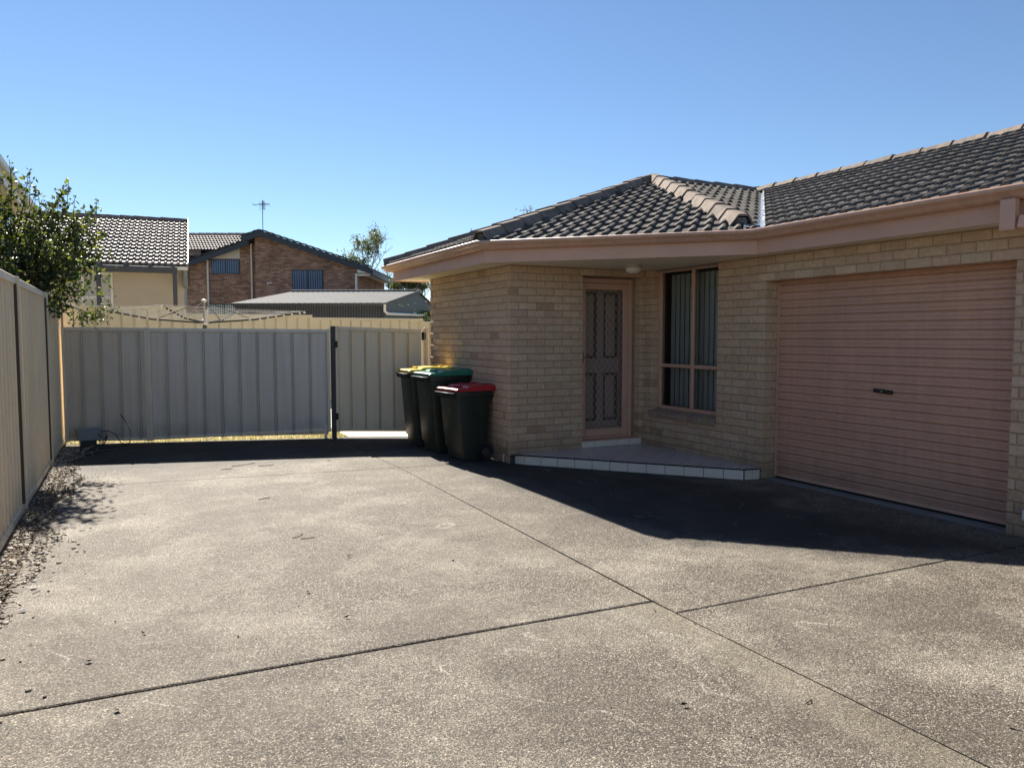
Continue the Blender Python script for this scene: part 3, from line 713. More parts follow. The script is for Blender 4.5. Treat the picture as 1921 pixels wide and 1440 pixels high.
g = MB(); g.tube([(gx-.0385,4.545,1.0),(gx-.044,4.545,1.0)], .008, 12); g.build('keyhole', mat('chrome', (.6,.6,.6), .2, metal=1), lk)

# downpipe outlet at the garage corner
g = MB(); g.bbox((5.50,3.13,2.235),(5.565,3.235,2.456),.008); g.poly([(5.505,3.13,2.34),(5.505,3.13,2.245),(5.56,3.13,2.245),(5.56,3.13,2.34)], [])
Mx = Matrix.Translation((5.53,3.12,2.295))@Matrix.Rotation(RAD(-62),4,'Z')@Matrix.Rotation(RAD(10),4,'Y')
g.bbox((0,-.03,-.045),(.55,.03,.045),.008,None,Mx)
g.bbox((5.74,2.62,.02),(5.80,2.70,2.20),.008)
UB(g, 'downpipe', M_salmon)
g = MB(); g.bbox((5.848,3.12,.14),(5.889,3.19,.22),.01); UB(g, 'tap_cover', M_white)
g = MB(); g.tube([(3.47,7.8,2.55),(3.475,7.805,2.64),(3.465,7.8,2.70)], .0035, 5); UB(g, 'gutter_twig', M_dark)
# lit weep stain chips on left wall are part of the wall; small pipe clip
# ---------------------------------------------------------------- fences & gates
def fence_panel(mb, p0, p1, z0, z1, pitch=.245, depth=.018, side=1, c=None, z1b=None):
    """profiled sheet: wide pans with narrow double ribs; outward right of travel. z1b lets the top slope"""
    P0, P1 = Vector(p0), Vector(p1); L = (P1-P0).length; d = (P1-P0)/L; nr = Vector((d.y,-d.x))*side
    z1b = z1 if z1b is None else z1b
    sh = [(0,0),(.76,0),(.765,-.5),(.775,-.5),(.785,1),(.82,1),(.83,.2),(.85,.2),(.86,1),(.90,1),(.905,-.5),(.915,-.5),(.92,0)]
    pts = []; s = 0
    while s < L:
        for (o, h) in sh:
            q = s+o*pitch
            if q < L: pts.append((q, h*depth))
        s += pitch
    pts.append((L, 0)); v = []
    for (q, h) in pts:
        p = P0+d*q+nr*h; v += [(p.x,p.y,z0),(p.x,p.y,z1+(z1b-z1)*q/L)]
    mb.poly(v, [(2*i,2*i+2,2*i+3,2*i+1) for i in range(len(pts)-1)])
def rail(mb, p0, p1, z0, z1, w=.04, off=0., z0b=None, z1b=None):
    P0, P1 = Vector(p0), Vector(p1); d = (P1-P0).normalized(); n = Vector((d.y,-d.x)); z0b = z0 if z0b is None else z0b; z1b = z1 if z1b is None else z1b
    a0, a1, b0, b1 = P0+n*(off+w/2), P0+n*(off-w/2), P1+n*(off+w/2), P1+n*(off-w/2)
    e = .006
    v = []
    for (A, B, za, zb) in ((a0,a1,z0,z1),(b0,b1,z0b,z1b)):
        m_ = (A+B)/2; A2, B2 = A+(m_-A).normalized()*e, B+(m_-B).normalized()*e
        v += [(A.x,A.y,za+e),(A2.x,A2.y,za),(B2.x,B2.y,za),(B.x,B.y,za+e),(B.x,B.y,zb-e),(B2.x,B2.y,zb),(A2.x,A2.y,zb),(A.x,A.y,zb-e)]
    mb.poly(v, [(i,(i+1)%8,8+(i+1)%8,8+i) for i in range(8)]+[tuple(range(8))[::-1],tuple(range(8,16))])
# left boundary fence: yard side faces +X; travel +Y => right is +X
LF = thing('metal_fence', 'tall beige ribbed metal boundary fence running along the left of the driveway into the backyard', 'fence', (XF,-3,0))
def LB(mb, name, m, **k): o = mb.build(name, m, LF, **k); o.location = (-XF,3,0); return o
posts = [-4.4,-2.0,.4,2.8,5.2,7.62,10.2,12.65,15.2,17.98]
for i in range(len(posts)-1):
    a, b = posts[i], posts[i+1]; top = 1.99 if b < 13 else 2.05
    g = MB(); fence_panel(g, (XF,a+.045), (XF,b-.045), .04, top-.03, pitch=.19, depth=.016); LB(g, 'panel', M_fence, recalc=False)
    g = MB(); rail(g, (XF,a+.026), (XF,b-.026), top-.055, top+.012, .045); LB(g, 'rail', M_fence); g = MB(); rail(g, (XF,a+.026), (XF,b-.026), .0, .065, .045); LB(g, 'rail', M_fence)
for y in posts:
    top = 2.0 if y < 13 else 2.065
    g = MB(); g.bbox((XF-.028,y-.0255,-.05),(XF+.045,y+.0255,top+.006),.004); LB(g, 'post', M_fence)
    g = MB(); g.box((XF-.02,y-.046,.07),(XF+.03,y-.0265,top-.06)); LB(g, 'post_shade_strip', M_postshade)  # dark brown strip imitates the shade on the post's near side
# back boundary fence
BF = thing('metal_fence', 'cream ribbed metal boundary fence stepping down across the back of the yard', 'fence', (XF,18,0))
def BB(mb, name, m, **k): o = mb.build(name, m, BF, **k); o.location = (-XF,-18,0); return o
bp = [(-.79,1.11,2.13),(1.14,3.84,1.985),(3.88,6.6,1.93),(6.64,9.3,1.86),(9.34,12,1.8)]
for (a, b, zt) in bp:
    g = MB(); fence_panel(g, (a,18), (b,18), -.02, zt-.03, pitch=.245, depth=.02); BB(g, 'panel', M_fenceb, recalc=False)
    g = MB(); rail(g, (a,18), (b,18), zt-.055, zt+.01, .045); BB(g, 'rail', M_fenceb); g = MB(); rail(g, (a,18), (b,18), -.03, .05, .045); BB(g, 'rail', M_fenceb)
for i, x in enumerate([-.82,1.125,3.86,6.62,9.32]):
    g = MB(); g.bbox((x-.028,17.975,-.05),(x+.028,18.025,(bp[max(0,i-1)][2] if i else 2.13)+.015),.004); BB(g, 'post', M_fenceb)

# gate line: from (-.80,12.08) to (2.66,11.10)
def lerp(a, b, t): return (a[0]+(b[0]-a[0])*t, a[1]+(b[1]-a[1])*t)
GL, GR_ = (-.80,12.08), (2.655,11.10)
Gs = .305  # split
def gate(name, label, p0, p1, z0, z1, z0b, z1b, m=M_gate, group=None, w=.048, mt=M_gatet, cat='gate', pitch=.245):
    P0, P1 = Vector(p0), Vector(p1); d = (P1-P0).normalized()
    T_ = thing(name, label, cat, (P0.x,P0.y,0), 0, group); off = Vector((-P0.x,-P0.y,0))
    g = MB(); fence_panel(g, P0+d*.035, P1-d*.035, min(z0,z0b)+.02, z1-.03, pitch=pitch, depth=.032, z1b=z1b-.03)
    o = g.build('panel', m, T_, recalc=False); o.location = off
    g = MB(); rail(g, P0+d*.041, P1-d*.041, z1-.052, z1, w, 0, z1b-.052, z1b); o = g.build('rail', mt, T_); o.location = off
    g = MB(); rail(g, P0+d*.041, P1-d*.041, z0, z0+.042, w, 0, z0b, z0b+.042); o = g.build('rail', mt, T_); o.location = off
    for (q, za, zb) in ((P0,z0,z1),(P1-d*.04,z0b,z1b)):
        g = MB(); rail(g, q, q+d*.04, za-.01, zb+.006, w+.022); o = g.build('stile', mt, T_); o.location = off
    return T_, d, off
G1, d1, off1 = gate('driveway_gate', 'narrow grey ribbed metal gate leaf beside the left fence', GL, lerp(GL,GR_,Gs-.0003), .045, 1.625, .03, 1.615)
G2, d2, off2 = gate('driveway_gate', 'wide grey ribbed metal gate leaf in the middle of the gateway', lerp(GL,GR_,Gs+.0003), lerp(GL,GR_,.998), .035, 1.612, .10, 1.60)
g = MB(); q = lerp(GL,GR_,.975); g.bbox((q[0]-.02,q[1]-.045,-.02),(q[0]+.02,q[1]-.02,.2),.004); g.build('drop_bolt', M_gatet, G2).location = off2
GP = thing('gate_post', 'dark square steel post between the wide gate and the small gate', 'post', (2.69,11.08,0))
g = MB(); g.bbox((-.032,-.032,-.05),(.032,.032,1.625),.004); g.build('shaft', M_dark, GP)
g = MB(); g.bbox((-.036,-.036,1.626),(.036,.036,1.645),.006); g.build('cap', M_black, GP)
PG0, PG1 = (2.735,11.07), (3.85,10.49)
G3, d3, off3 = gate('side_gate', 'small beige ribbed metal side gate between the dark post and the brick unit', PG0, PG1, .095, 1.64, .095, 1.60, m=M_fence, mt=M_fence, pitch=.21)
for z in (.32,1.38):
    g = MB(); g.bbox((2.705,11.025,z-.05),(2.755,11.045,z+.05),.005); g.build('hinge', M_black, G3).location = off3
g = MB(); g.bbox((3.845,10.44,1.44),(3.875,10.475,1.56),.006); g.tube([(3.86,10.445,1.55),(3.885,10.42,1.55),(3.885,10.42,1.46),(3.86,10.445,1.45)], .007, 6); g.build('latch', M_black, G3).location = off3
g = MB(); g.bbox((3.88,10.43,-.03),(3.938,10.49,1.62),.004); tag(g.build('gate_post', M_fence), 'beige latch post against the brick wall beside the side gate', 'post')

# ---------------------------------------------------------------- bins
def wheelie(name, label, loc, H, Wd, Dp, lid, rz=0.):
    """faces -X (lip toward -X), hinge and wheels toward +X; origin at base centre of lip side"""
    T_ = thing(name, label, 'bin', loc, rz, 'wheelie bins by the brick wall')
    hw = Wd/2; bh = H-.05; bw = hw*.80
    def ring(z, k, xo, d): # rounded rect; k half width, xo lip x, d depth
        r = .03; o = []
        for (cx, cy, a0) in ((xo+r,-k+r,180),(xo+d-r,-k+r,270),(xo+d-r,k-r,0),(xo+r,k-r,90)):
            for a in (0,45,90): o.append((cx+r*cos(RAD(a0+a)), cy+r*sin(RAD(a0+a)), z))
        return o
    x0b = .085; secs = [(.01,bw*.97,x0b+.03,Dp*.60),(.13,bw,x0b+.02,Dp*.66),(.135,bw+.012,x0b,Dp*.70),(bh-.13,hw-.03,.025,Dp-.06),(bh-.06,hw-.022,.018,Dp-.05),(bh-.055,hw-.005,.0,Dp-.02),(bh,hw-.002,-.002,Dp-.015)]
    R_ = [ring(*s) for s in secs]; m = 12; g = MB(); v = [p for r in R_ for p in r]; f = []
    for i in range(len(R_)-1):
        for k in range(m): f.append((i*m+k, i*m+(k+1)%m, (i+1)*m+(k+1)%m, (i+1)*m+k))
    f += [tuple(range(m))[::-1], tuple((len(R_)-1)*m+k for k in range(m))]
    g.poly(v, f)
    # lifting lip comb (double bars) on the front
    g.bbox((-.05,-hw+.03,bh-.03),(-.0,hw-.03,bh-.012),.004); g.bbox((-.042,-hw+.05,bh-.058),(-.0,hw-.05,bh-.042),.004)
    for k in range(7):
        y = -hw+.07+k*(Wd-.14)/6; g.box((-.038,y-.004,bh-.075),(.012,y+.004,bh-.03))
    for s in (-1,1):  # side buttress ribs
        g.poly([(Dp*.74,s*(hw-.03),bh-.14),(Dp-.05,s*(hw-.03),bh-.05),(Dp+.03,s*(hw-.04),bh-.06),(Dp-.08,s*(hw-.05),bh-.2)], [(0,1,2,3)])
    g.build('bin_body', M_bin, T_, auto=40)
    # lid: front tray lower, raised back dome
    L = MB(); x0, x1 = -.01, Dp+.0; k = hw+.003
    prof = [(x0,bh+.004),(x0,bh+.030),(x0+.02,bh+.040),(Dp*.28,bh+.046),(Dp*.33,bh+.068),(Dp*.6,bh+.078),(Dp*.85,bh+.070),(Dp*.97,bh+.080),(Dp+.035,bh+.072),(Dp+.02,bh+.004)]
    ys = [(-k,-.018),(-k+.015,-.004),(-k+.05,0),(k-.05,0),(k-.015,-.004),(k,-.018)]
    v = []; n = len(prof)
    for (y, dz) in ys:
        for i, (x, z) in enumerate(prof): v.append((x, y, max(z+dz, bh+.004) if 0 < i < n-1 else z))
    f = [(j*n+i, j*n+i+1, (j+1)*n+i+1, (j+1)*n+i) for j in range(len(ys)-1) for i in range(n-1)]
    f += [tuple(range(n))[::-1], tuple((len(ys)-1)*n+i for i in range(n))]
    L.poly(v, f); L.bbox((Dp*.26,-.09,bh+.047),(Dp*.34,.09,bh+.072),.008)
    for s in (-1,1): L.bbox((Dp*.82,s*hw*.55-.03,bh+.07),(Dp+.03,s*hw*.55+.03,bh+.086),.006)
    L.build('lid', lid, T_)
    g = MB(); g.tube([(Dp+.03,-hw+.04,bh-.02),(Dp+.05,-hw+.05,bh+.0),(Dp+.05,hw-.05,bh+.0),(Dp+.03,hw-.04,bh-.02)], .013, 8); g.build('handle_bar', M_bin, T_)
    g = MB(); g.tube([(Dp-.10,-hw+.03,.10),(Dp-.10,hw-.03,.10)], .012, 8); g.build('axle', M_dark, T_)
    for s in (-1,1):
        g = MB(); g.lathe((Dp-.10,s*(hw-.045),.10), [(0,-.022),(.055,-.024),(.06,-.018),(.095,-.024),(.1,-.016),(.1,.016),(.095,.024),(.06,.018),(.055,.024),(0,.022)], 24, axis='y'); w = g.build('wheel', M_black, T_, auto=40)
        g = MB(); g.lathe((Dp-.10,s*(hw-.045),.10), [(0,-.028),(.05,-.0265),(.052,-.022),(.052,.022),(.05,.0265),(0,.028)], 20, axis='y'); g.build('hub', mat('wheel_hub', (.05,.04,.035), .6), w)
    # small moulded crest scratch mark on the front
    g = MB(); xx = .028
    for (ya, za, yb, zb) in ((.03,.0,.0,-.035),(-.03,.005,.0,-.035),(0,-.035,.004,-.07)):
        g.tube([(xx+.002,ya,bh-.2+za),(xx+.006,yb,bh-.2+zb)], .0025, 4)
    g.build('scuff', mat('scuffed_plastic', (.2,.21,.2), .6), T_)
    return T_
lidm = lambda n, c: mat(n, c, .32, .06, 6, dirt=.1, dirtc=(.2,.2,.18))
wheelie('wheelie_bin', 'shorter wheelie bin with a red lid, nearest in the row of three', (3.41,8.42,0), .89, .53, .50, lidm('red_lid', (.42,.018,.03)), RAD(6))
wheelie('wheelie_bin', 'wheelie bin with a green lid, between the yellow and red lidded bins', (3.36,9.15,0), 1.045, .58, .56, lidm('green_lid', (.02,.20,.13)), RAD(2))
wheelie('wheelie_bin', 'wheelie bin with a yellow lid, furthest back beside the side gate', (3.36,9.86,0), 1.06, .58, .56, lidm('yellow_lid', (.70,.48,.03)), RAD(-3))

# tub and cable by the gate
TB = thing('plastic_tub', 'pale milky plastic tub on a dark base by the narrow gate leaf', 'tub', (-.52,11.76,0), RAD(12)); TB.scale = (.8,.8,.85)
g = MB(); g.poly([(-.14,-.1,.10),(.14,-.1,.10),(.14,.1,.10),(-.14,.1,.10),(-.18,-.13,.27),(.18,-.13,.27),(.18,.13,.27),(-.18,.13,.27)], [(0,1,2,3),(0,1,5,4),(1,2,6,5),(2,3,7,6),(3,0,4,7)])
g.bbox((-.19,-.14,.268),(.19,.14,.28),.004); g.build('tub_shell', mat('milky_plastic', (.30,.33,.34), .5), TB)
g = MB(); g.bbox((-.12,-.09,.0),(.12,.09,.098),.01); g.build('tub_base', M_black, TB)
g = MB()
for k in range(14):
    a = random.uniform(0,6.28); g.tube([(.14+.03*cos(a),-.06+.03*sin(a),.005),(.17+.05*cos(a),-.07+.04*sin(a),random.uniform(.05,.16)),(.16+.06*cos(a+1),-.05,random.uniform(.05,.2))], .003, 4)
tag(g.build('wire_scraps', M_dark, loc=(-.5,11.70,0)), 'tangle of dark wire scraps leaning on the plastic tub', 'wire')
g = MB(); g.tube([(-.35,11.66,.20),(-.27,11.66,.21),(-.18,11.67,.15),(-.12,11.68,.03),(-.05,11.6,.006),(-.3,11.1,.006),(-.7,10.6,.008)], .006, 6)
g.tube([(-.12,11.78,.42),(-.06,11.74,.33),(.0,11.70,.18),(-.01,11.68,.03),(-.1,11.5,.006),(-.35,11.35,.006),(-.6,11.3,.006)], .006, 6)
tag(g.build('black_cable', M_black), 'black cable looping up against the narrow gate leaf', 'cable')
g = MB()
g.tube([(-.72,10.55,.012),(-.4,11.05,.012),(0.0,11.35,.012),(.25,11.5,.012)], .004, 5); tag(g.build('bamboo_cane', mat('cane', (.2,.15,.1), .7)), 'thin dry cane lying on the dark concrete before the gate', 'stick')

# ---------------------------------------------------------------- rotary clothesline
CL = thing('clothesline', 'grey rotary clothesline with open arms standing behind the driveway gate', 'clothesline', (1.24,14.57,0), RAD(-27))
M_arm = mat('weathered_arm_steel', (.05,.052,.055), .85, .15, 8, spec=.15); M_galv = mat('galvanised', (.25,.26,.27), .6, .1, 8); M_cream = mat('cream_fitting', (.62,.60,.54), .5)
g = MB(); g.tube([(0,0,-.05),(0,0,1.72)], .033, 12); g.build('post', M_dark, CL)
g = MB(); g.tube([(0,0,1.70),(0,0,2.14)], .022, 10); g.build('mast', M_galv, CL)
g = MB(); g.lathe((0,0,1.70), [(.0,0),(.07,0),(.075,.03),(.05,.09),(.03,.1)], 12); g.build('hub', M_cream, CL); g = MB(); g.bbox((.015,-.04,1.78),(.075,-.01,1.98),.01); g.build('winder', M_cream, CL); g = MB(); g.lathe((0,0,2.10), [(.022,0),(.05,.01),(.05,.05),(0,.06)], 12); g.build('top_cap', M_cream, CL)
tips = []
for k, (ang, tl, tz) in enumerate(((182,1.82,1.97),(8,1.75,1.93),(92,1.8,1.99),(-88,1.78,1.97))):
    a = RAD(ang); tx, ty = cos(a)*tl, sin(a)*tl; tips.append((tx,ty,tz))
    g = MB(); g.tube([(cos(a)*.05,sin(a)*.05,1.74),(tx*.5,ty*.5,1.80),(tx,ty,tz)], .016, 8)
    ar = g.build('arm', M_arm, CL)
    g = MB(); g.tube([(0,0,2.13),(tx*.47,ty*.47,1.80)], .008, 6); g.build('stay', M_arm, ar)
    g = MB()
    for s in (.45,.55,.63,.71,.79,.87,.95,.995):
        z = 1.80+(tz-1.80)*max(0,(s-.5)/.5); g.lathe((tx*s,ty*s,z), [(0,-.02),(.019,-.02),(.022,-.006),(.022,.006),(.019,.02),(0,.02)], 8)
    g.build('line_holder', M_cream, ar)
g = MB(); od = [0,2,1,3]
for s in (.45,.55,.63,.71,.79,.87,.95,.995):
    P4 = [Vector((tips[i][0]*s, tips[i][1]*s, 1.80+(tips[i][2]-1.80)*max(0,(s-.5)/.5)+.022)) for i in od]
    for i in range(4):
        a, b = P4[i], P4[(i+1)%4]; md = (a+b)/2-Vector((0,0,.02)); g.tube([a,md,b], .0025, 4, caps=False)
g.build('line', mat('line_wire', (.6,.6,.58), .4), CL)

# ---------------------------------------------------------------- neighbour on the left (over the fence)
NH = thing('neighbour_house', 'cream neighbouring house whose eave and gutter rise above the left fence', 'house', (-2.3,14,0))
NO = (2.3,-14,0)
def NB(mb, n, m, par=None, **k):
    o = mb.build(n, m, par or NH, **k)
    if par is None: o.location = NO
    return o
g = MB(); g.box((-8,9,-.05),(-2.35,20.6,4.25)); NB(g, 'wall', mat('pale_render', (.42,.40,.34), .8))
g = MB(); g.box((-8,8.6,4.26),(-1.93,21.0,4.285)); NB(g, 'soffit', M_soffit)
g = MB(); g.box((-1.925,8.6,4.24),(-1.90,21.0,4.43)); NB(g, 'fascia', M_white)
g = MB(); g.sweep([(-1.90,21.0),(-1.90,8.6)][::-1], [(0,4.40),(.0,4.39),(.09,4.39),(.11,4.42),(.12,4.50),(.11,4.50),(.1,4.42),(.085,4.402)]); NB(g, 'gutter', mat('neighbour_gutter', (.55,.58,.55), .4))
g = MB(); tile_plane(g, (-1.85,8.6), (0,1), (-1,0), .45, 0, 12.4, 3.2, [((0,21.05),(0,-1))], z0=4.50, amp=.03, thick=.04)
g.face([(-1.85,8.6,4.49),(-1.85,21,4.49),(-5.1,21,5.9),(-5.1,8.6,5.9)]); nr = NB(g, 'roof', M_tile, recalc=False)

# ---------------------------------------------------------------- house behind back fence (tiled roof, pergola)
HL = thing('beige_house', 'single storey beige house with glinting tiled roof behind the back fence', 'house', (1.59,23.88,0), RAD(-4.5))
M_beige = mat('beige_render', (.50,.43,.34), .8, .05, 2)
g = MB(); g.box((-4.6,.5,-.05),(-.10,8.2,3.5)); g.build('wall', M_beige, HL)
g = MB(); g.face([(-4.6,.5,3.505),(-.1,.5,3.505),(-.1,4.2,5.3)]); g.poly([(-.11,.55,3.4),(-.11,8,3.4),(-.11,4.2,5.35),(-.17,.55,3.4),(-.17,8,3.4),(-.17,4.2,5.35)], [(0,1,2),(5,4,3),(0,2,5,3)]); g.v = g.v[3:]; g.f = [tuple(i-3 for i in f) for f in g.f[1:]]; g.c = g.c[1:]
g.build('gable_end', M_beige, HL)
M_tile2 = mat('weathered_roof_tile', (.12,.095,.088), .62, .3, 5, spec=.3, dirt=.4, dirtc=(.07,.06,.055), cell=.25)
g = MB(); tile_plane(g, (-4.8,0), (1,0), (0,1), .45, 0, 4.8, 4.05, [((0.02,0),(-1,0))], z0=3.52, amp=.036, thick=.07, roll=.165, gauge=.30)
g.face([(-4.8,0,3.51),(.0,0,3.51),(.0,4.1,5.35),(-4.8,4.1,5.35)]); g.face([(-4.8,4.1,5.35),(.0,4.1,5.35),(.0,8.4,3.42),(-4.8,8.4,3.42)])
r = g.build('roof', M_tile2, HL, recalc=False)
g, bd = MB(), MB(); caps(g, bd, (-4.8,4.1,5.36), (.02,4.1,5.36), drop=.05); g.build('ridge_cap', M_cap, r)
g = MB(); g.sweep([(-4.8,0.02),(0.03,0.02)], [(0,3.40),(.09,3.40),(.1,3.49),(.0,3.49)]); g.build('gutter', M_white, HL)
g = MB(); g.poly([(.02,-.02,3.44),(.05,-.02,3.44),(.05,4.1,5.30),(.02,4.1,5.30),(.02,-.02,3.62),(.05,-.02,3.62),(.05,4.1,5.48),(.02,4.1,5.48)], [(0,1,2,3),(7,6,5,4),(0,4,5,1),(2,6,7,3),(1,5,6,2),(3,7,4,0)]); g.box((-.09,.02,2.9),(0.015,.55,3.40)); g.build('barge_board', mat('grey_trim', (.22,.22,.21), .6), HL)
g = MB(); g.box((-2.75,.46,1.0),(-2.68,.5,3.3)); g.box((-2.02,.46,1.0),(-1.96,.5,3.3)); g.box((-2.67,.46,3.24),(-2.03,.499,3.3)); g.box((-2.67,.46,2.56),(-2.03,.499,2.62)); w = g.build('window', M_white, HL)
g = MB(); g.box((-2.67,.485,1.0),(-2.03,.495,3.23)); g.build('window_pane', mat('curtained_glass', (.5,.49,.46), .15, .05, 2), w)
PGL = thing('pergola', 'dark grey timber pergola frame against the beige house wall', 'pergola', (1.59,23.88,0), RAD(-4.5))
M_perg = mat('charcoal_timber', (.055,.06,.075), .6)
for x in (-2.13,-.29):
    g = MB(); g.bbox((x-.055,-1.32,-.05),(x+.055,-1.21,3.20),.004); g.build('post', M_perg, PGL)
g = MB(); g.bbox((-2.22,-1.34,3.205),(-.22,-1.20,3.36),.005); g.build('beam', M_perg, PGL)
for x in (-2.13,-1.5,-.9,-.33):
    g = MB(); g.bbox((x-.025,-1.5,3.362),(x+.025,.35,3.46),.004); g.build('rafter', M_perg, PGL)

# ---------------------------------------------------------------- two storey brick house
def brickmat():
    m, t, b = nodemat('brown_brickwork'); L = t.links.new
    tc = t.nodes.new('ShaderNodeTexCoord'); mp = t.nodes.new('ShaderNodeMapping'); mp.inputs['Rotation'].default_value = (RAD(90),0,0)
    L(tc.outputs['Object'], mp.inputs[0])
    sep = t.nodes.new('ShaderNodeSeparateXYZ'); L(tc.outputs['Object'], sep.inputs[0])
    ad = t.nodes.new('ShaderNodeMath'); L(sep.outputs[0], ad.inputs[0]); L(sep.outputs[1], ad.inputs[1])
    cb = t.nodes.new('ShaderNodeCombineXYZ'); L(ad.outputs[0], cb.inputs[0]); L(sep.outputs[2], cb.inputs[1])
    br = t.nodes.new('ShaderNodeTexBrick'); L(cb.outputs[0], br.inputs[0]); br.inputs['Scale'].default_value = 1; br.inputs['Brick Width'].default_value = .24; br.inputs['Row Height'].default_value = .086; br.inputs['Mortar Size'].default_value = .007
    br.inputs['Color1'].default_value = (.24,.135,.09,1); br.inputs['Color2'].default_value = (.46,.29,.205,1); br.inputs['Mortar'].default_value = (.06,.045,.04,1); br.inputs['Bias'].default_value = -.1
    n = t.nodes.new('ShaderNodeTexNoise'); n.inputs['Scale'].default_value = 1.2; L(tc.outputs['Object'], n.inputs[0])
    mr = t.nodes.new('ShaderNodeMapRange'); mr.inputs[1].default_value = .3; mr.inputs[2].default_value = .7; mr.inputs[3].default_value = .75; mr.inputs[4].default_value = 1.2; L(n.outputs[0], mr.inputs[0])
    vm = t.nodes.new('ShaderNodeVectorMath'); vm.operation = 'MULTIPLY'; L(br.outputs[0], vm.inputs[0]); L(mr.outputs[0], vm.inputs[1]); L(vm.outputs[0], b.inputs['Base Color'])
    b.inputs['Roughness'].default_value = .85; return m
M_bb = brickmat()
th = RAD(26.996); Rr = Vector((cos(th),-sin(th))); Ff = Vector((sin(th),cos(th)))
def fr(a, D): q = Rr*a+Ff*D; return (q.x,q.y,0)
BH = thing('brick_house', 'two storey brown brick house with dark gable roof beyond the back fence', 'house', fr(-12,37), -th)
def extr(pts, y0, y1):   # polygon in xz extruded in y
    mb = MB(); n = len(pts); v = [(x,y0,z) for x,z in pts]+[(x,y1,z) for x,z in pts]
    mb.poly(v, [tuple(range(n)),tuple(range(n,2*n))[::-1]]+[(i,n+i,n+(i+1)%n,(i+1)%n) for i in range(n)]); return mb
g = extr([(-.5,-.05),(4.51,-.05),(4.51,4.86),(-.16,6.42),(-.5,6.30)], 0, 7.5)
g2 = extr([(-4.6,-.05),(-.505,-.05),(-.505,6.28),(-3.9,5.10),(-4.6,4.86)], 1.0, 7.5); g.v += g2.v and []; 
wl = g.build('wall', M_bb, BH); g2.build('wall', M_bb, BH)
M_navy = mat('navy_painted_metal', (.028,.038,.052), .45)
g = MB()
def slope_slab(mb, xa, za, xb, zb, y0, y1, th_=.13): mb.poly([(xa,y0,za),(xb,y0,zb),(xb,y0,zb+th_),(xa,y0,za+th_),(xa,y1,za),(xb,y1,zb),(xb,y1,zb+th_),(xa,y1,za+th_)], [(0,1,2,3),(7,6,5,4),(0,4,5,1),(1,5,6,2),(2,6,7,3),(3,7,4,0)])
slope_slab(g, -.16,6.46,5.18,4.68,-.35,7.8,.12); slope_slab(g, -4.9,4.80,-.161,6.46,.62,7.8,.12); slope_slab(g, -1.05,6.15,-.161,6.46,-.35,.61,.12)
rf = g.build('roof', mat('dark_roof_tile', (.055,.05,.05), .6, .2, 3), BH)
g = MB()
def steptiles(mb, xa, za, xb, zb, y, n=17):
    for i in range(n):
        t0, t1 = i/n, (i+1)/n; x0, x1 = xa+(xb-xa)*t0, xa+(xb-xa)*t1; z0, z1 = za+(zb-za)*t0, za+(zb-za)*t1
        slope_slab(mb, x0, z0, x1+(x1-x0)*.08, z1+.03, y-.03, y+.35, .05)
steptiles(g, -.16,6.585,5.2,4.80,-.36,17); steptiles(g, -.16,6.585,-1.05,6.27,-.36,3); steptiles(g, -1.0,6.285,-4.9,4.92,.58,13)
g.build('edge_tile', M_navy, rf)
g = MB()
slope_slab(g, -.16,6.30,5.18,4.50,-.375,-.351,.25); slope_slab(g, -1.05,6.0,-.161,6.30,-.375,-.351,.25); slope_slab(g, -4.9,4.62,-1.0,5.985,.59,.615,.25); g.bbox((5.16,-.37,4.42),(5.28,7.8,4.64),.01); g.build('barge_board', M_navy, BH)
g = MB(); g.poly([(4.52,-.3,4.55),(5.15,-.3,4.55),(5.15,-.3,4.62),(4.52,-.3,4.84),(4.52,7,4.55),(5.15,7,4.55),(5.15,7,4.62),(4.52,7,4.84)], [(0,1,2,3),(0,4,5,1),(7,6,5,4)]); g.build('soffit', M_white, BH)
g = extr([(-3.02,5.36),(-1.6,5.36),(-1.6,5.86),(-3.02,5.37)], .975, 1.0); g.build('gable_infill', mat('cream_panel', (.6,.56,.48), .6), BH)
def far_win(x0, x1, z0, z1, y, blind=(.40,.45,.50), split=.5, gm=M_glassb, label=None):
    g = MB(); e = .035
    g.box((x0,y-.03,z0),(x0+e,y,z1)); g.box((x1-e,y-.03,z0),(x1,y,z1)); g.box((x0+e,y-.03,z0),(x1-e,y-.001,z0+e)); g.box((x0+e,y-.03,z1-e),(x1-e,y-.001,z1)); xm = x0+(x1-x0)*split; g.box((xm-e/2,y-.032,z0+e),(xm+e/2,y-.002,z1-e))
    w = g.build('window', M_navy, BH)
    g = MB(); n = int((x1-x0)/.115)
    for i in range(n):
        xa = x0+e+(x1-x0-2*e)*i/n; g.poly([(xa,y-.012,z0+e),(xa+.07,y-.004,z0+e),(xa+.07,y-.004,z1-e),(xa,y-.012,z1-e)], [(0,1,2,3)])
    g.build('blind', mat('window_blind', blind, .8), w, recalc=False)
    g = MB(); g.box((x0+e,y-.0035,z0+e),(x1-e,y-.002,z1-e)); g.build('window_backing', M_dark, w)
    g = MB(); g.face([(x0+e,y-.022,z0+e),(x1-e,y-.022,z0+e),(x1-e,y-.022,z1-e),(x0+e,y-.022,z1-e)]); g.build('window_pane', gm, w, recalc=False)
far_win(-3.04,-1.62,4.60,5.33,.998); far_win(1.28,2.8,3.70,4.71,-.002); far_win(-3.33,-1.57,2.0,3.10,.998, blind=(.75,.76,.76), gm=M_glass)
M_dp = mat('cream_pipe', (.62,.58,.52), .5)
for (x, y, z1) in ((-3.20,.95,5.32),(-1.0,.93,6.1)):
    g = MB(); g.bbox((x-.045,y-.05,-.05),(x+.045,y+.03,z1),.01); g.build('downpipe', M_dp, BH)
